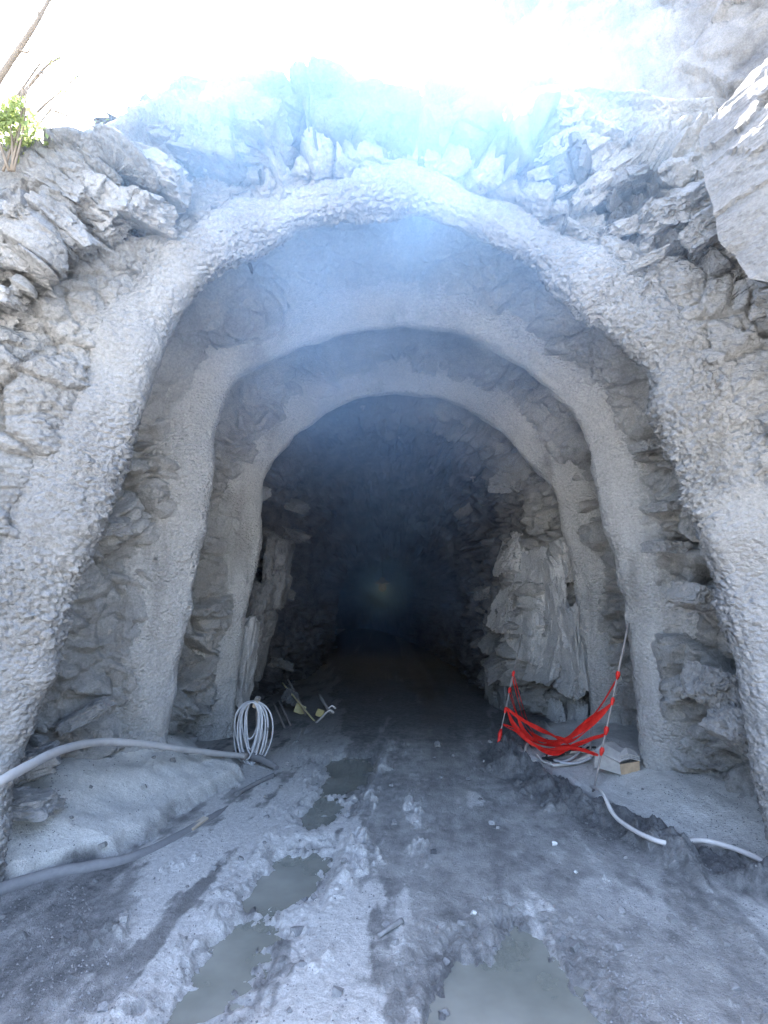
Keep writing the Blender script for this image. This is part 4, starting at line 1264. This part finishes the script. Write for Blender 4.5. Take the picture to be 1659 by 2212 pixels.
# ------------------------------------------------------------------ lamp deep in the tunnel
lp = at(826, 1270, 15.5)
lamp = thing('tunnel_lamp', 'dim yellowish work lamp glowing in the smoke deep inside the tunnel', 'lamp', tuple(lp))
m_, t_, b_ = new_mat('lamp_glass')
b_.inputs['Emission Color'].default_value = (1.0, 0.8, 0.35, 1)
b_.inputs['Emission Strength'].default_value = 0.004
b_.inputs['Base Color'].default_value = (0.12, 0.10, 0.05, 1)
part('lamp_housing', tube_mesh('lamp_housing', [(lp.x, lp.y, lp.z + 0.30), (lp.x, lp.y, lp.z + 0.22), (lp.x, lp.y, lp.z + 0.14), (lp.x, lp.y, lp.z + 0.12)], [0.05, 0.09, 0.20, 0.20], 16), M['steel'], lamp)
bp = tube_mesh('bulb', [(lp.x, lp.y, lp.z + 0.13), (lp.x, lp.y, lp.z + 0.08), (lp.x, lp.y, lp.z), (lp.x, lp.y, lp.z - 0.07), (lp.x, lp.y, lp.z - 0.1)], [0.05, 0.09, 0.12, 0.09, 0.03], 14)
part('bulb', bp, m_, lamp)
part('cord', tube_mesh('cord', [(lp.x, lp.y, lp.z + 0.29), (lp.x, lp.y, lp.z + 0.7), (lp.x, lp.y, lp.z + 1.4)], 0.01, 6), M['cable_black'], lamp)
ld = bpy.data.lights.new('lamp_light', 'POINT')
ld.energy = 0.9
ld.color = (1.0, 0.72, 0.25)
ld.shadow_soft_size = 0.15
lo_ = bpy.data.objects.new('lamp_light', ld)
COL.objects.link(lo_)
lo_.parent = lamp
lo_.location = (0, 0.3, -0.05)

# ------------------------------------------------------------------ shrub and bare saplings on the left rim
def leaf_cloud(name, centre, rad, n, size, seed):
    r_ = np.random.default_rng(seed)
    d_ = r_.normal(size=(n, 3)); d_ /= np.linalg.norm(d_, axis=1, keepdims=True)
    c_ = np.array(centre) + d_ * (r_.random((n, 1)) ** 0.45) * np.array(rad) * (0.75 + 0.5 * perlin(d_ * 1.6 + seed, 3)[:, None])
    a_ = r_.normal(size=(n, 3)); a_ /= np.linalg.norm(a_, axis=1, keepdims=True)
    b2 = np.cross(a_, r_.normal(size=(n, 3))); b2 /= np.linalg.norm(b2, axis=1, keepdims=True)
    s_ = size * r_.uniform(0.6, 1.3, (n, 1))
    nn2 = np.cross(a_, b2)
    V_ = np.stack([c_ - a_ * s_, c_ + b2 * s_ * 0.42 + nn2 * s_ * 0.1, c_ + a_ * s_, c_ - b2 * s_ * 0.42 + nn2 * s_ * 0.1], 1)
    me_ = bpy.data.meshes.new(name)
    me_.from_pydata(V_.reshape(-1, 3).tolist(), [], np.arange(4 * n).reshape(n, 4).tolist())
    return me_
bc = at(22, 262, 2.75)
sh = thing('shrub', 'small bright green leafy shrub on the edge of the left rock', 'shrub', tuple(bc - Vector((0, 0, 0.25))))
part('crown', leaf_cloud('crown', bc, (0.22, 0.2, 0.2), 700, 0.024, 4), M['leaf'], sh)
for k in range(5):
    e_ = bc + Vector((rnd.uniform(-.2, .2), rnd.uniform(-.15, .15), rnd.uniform(0.0, .2)))
    b0 = bc + Vector((rnd.uniform(-.04, .04), 0.02, -0.3))
    part('stem', tube_mesh('stem', smooth_path([b0, b0.lerp(e_, 0.5) + Vector((0.02, 0, 0.02)), e_], 10), np.linspace(0.008, 0.003, 10), 6), M['bark'], sh)
SAP = [([(-90, 300), (0, 166), (45, 100), (84, 40), (100, 10), (128, -40)], 2.9, 0.022, [((40, 108), (62, 112), (64, 80)), ((84, 40), (82, 22), (80, -10))], 'thick bare leaning trunk behind the green shrub'),
       ([(-10, 280), (30, 218), (62, 172), (100, 118)], 2.85, 0.008, [((62, 172), (75, 150), (95, 128))], 'thin bare sapling rising straight out of the green shrub'),
       ([(-5, 290), (36, 222), (80, 165), (104, 140), (130, 124)], 2.92, 0.014, [((93, 155), (92, 190), (94, 226)), ((104, 140), (118, 120), (120, 112)), ((80, 165), (84, 160), (90, 168))], 'knotty bare sapling with short twigs beside the green shrub'),
       ([(40, 285), (54, 268), (95, 228), (128, 200), (150, 180), (168, 164)], 2.95, 0.008, [((95, 228), (93, 190), (92, 158)), ((150, 180), (156, 178), (160, 186))], 'slim bare sapling leaning over the rocks right of the shrub'),
       ([(55, 310), (62, 300), (100, 248), (133, 208), (145, 192)], 2.9, 0.006, [((100, 248), (112, 238), (118, 236))], 'thinnest bare stem leaning low across the rock edge'),
       ([(118, 240), (150, 252), (192, 274), (212, 262)], 3.0, 0.006, [((192, 274), (205, 280), (214, 279))], 'dead twig lying across the pale rock edge')]
for pth, Y, r_, twigs, lab in SAP:
    pts = [at(px, py, Y) for px, py in pth]
    root = thing('bare_sapling' if 'twig' not in lab.split(' ')[1] else 'dead_twig', lab, 'sapling' if 'dead' not in lab else 'twig', tuple(pts[0]))
    n2_ = 26
    part('trunk', tube_mesh('trunk', smooth_path(pts, n2_), np.linspace(r_ * 1.15, r_ * 0.45, n2_), 8, r_ * 0.25), M['bark'], root)
    for tw_ in twigs:
        part('branch', tube_mesh('branch', smooth_path([at(px, py, Y - 0.02 * j) for j, (px, py) in enumerate(tw_)], 10), np.linspace(max(0.004, r_ * 0.4), 0.002, 10), 6), M['bark'], root)
    part('leaves', leaf_cloud('leaves', tuple(pts[-1]), (0.10, 0.10, 0.14), 22, 0.018, len(lab)), M['leaf'], root)

# ------------------------------------------------------------------ smoke drifting out under the crown of the portal
bm = bmesh.new()
bmesh.ops.create_cube(bm, size=1)
me = bpy.data.meshes.new('haze')
bm.to_mesh(me); bm.free()
HZ = [(-2.6, 2.6), (1.1, 18.0), (0.2, 6.8)]
for v in me.vertices:
    v.co = [HZ[k][0] if v.co[k] < 0 else HZ[k][1] for k in range(3)]
m_ = bpy.data.materials.new('blasting_smoke'); m_.use_nodes = True
t_ = m_.node_tree
t_.nodes.remove(t_.nodes['Principled BSDF'])
pv = nd(t_, 'ShaderNodeVolumePrincipled')
pv.inputs['Color'].default_value = (0.34, 0.60, 1.0, 1)
pv.inputs['Anisotropy'].default_value = 0.25
t_.links.new(pv.outputs[0], t_.nodes['Material Output'].inputs['Volume'])
g = nd(t_, 'ShaderNodeNewGeometry')
def puff(c_, r_):
    mp_ = nd(t_, 'ShaderNodeMapping', vector_type='TEXTURE')
    mp_.inputs['Location'].default_value = c_
    mp_.inputs['Scale'].default_value = r_
    t_.links.new(g.outputs['Position'], mp_.inputs['Vector'])
    gr = nd(t_, 'ShaderNodeTexGradient', gradient_type='SPHERICAL')
    t_.links.new(mp_.outputs[0], gr.inputs[0])
    return mth(t_, 'SMOOTHSTEP', gr.outputs['Fac'], 0.0, 0.0) if False else mth(t_, 'POWER', gr.outputs['Fac'], 1.5)
wn = noise(t_, 0.9, 2, 0.5)
wisp = nd(t_, 'ShaderNodeMapRange'); wisp.inputs[1].default_value = 0.36; wisp.inputs[2].default_value = 0.66; wisp.inputs[3].default_value = 0.3; wisp.inputs[4].default_value = 1.35
t_.links.new(wn, wisp.inputs[0])
dsum = mth(t_, 'MULTIPLY', puff((-0.1, 2.7, 4.5), (1.8, 1.0, 1.3)), 0.50)
dsum = mth(t_, 'ADD', dsum, mth(t_, 'MULTIPLY', puff((0.0, 4.0, 4.0), (2.4, 2.8, 2.0)), 0.34))
dsum = mth(t_, 'ADD', dsum, mth(t_, 'MULTIPLY', puff((0.0, 10.5, 2.6), (2.8, 6.5, 2.8)), 0.11))
dsum = mth(t_, 'ADD', dsum, mth(t_, 'MULTIPLY', puff(tuple(lp + Vector((0, 0.2, 0))), (1.0, 1.0, 1.1)), 2.6))
t_.links.new(mth(t_, 'MULTIPLY', dsum, wisp.outputs[0]), pv.inputs['Density'])
hz_ = obj('haze', me, m_)
hz_['kind'] = 'stuff'
hz_['label'] = 'bluish smoke drifting out under the crown of the tunnel mouth'
hz_['category'] = 'smoke'
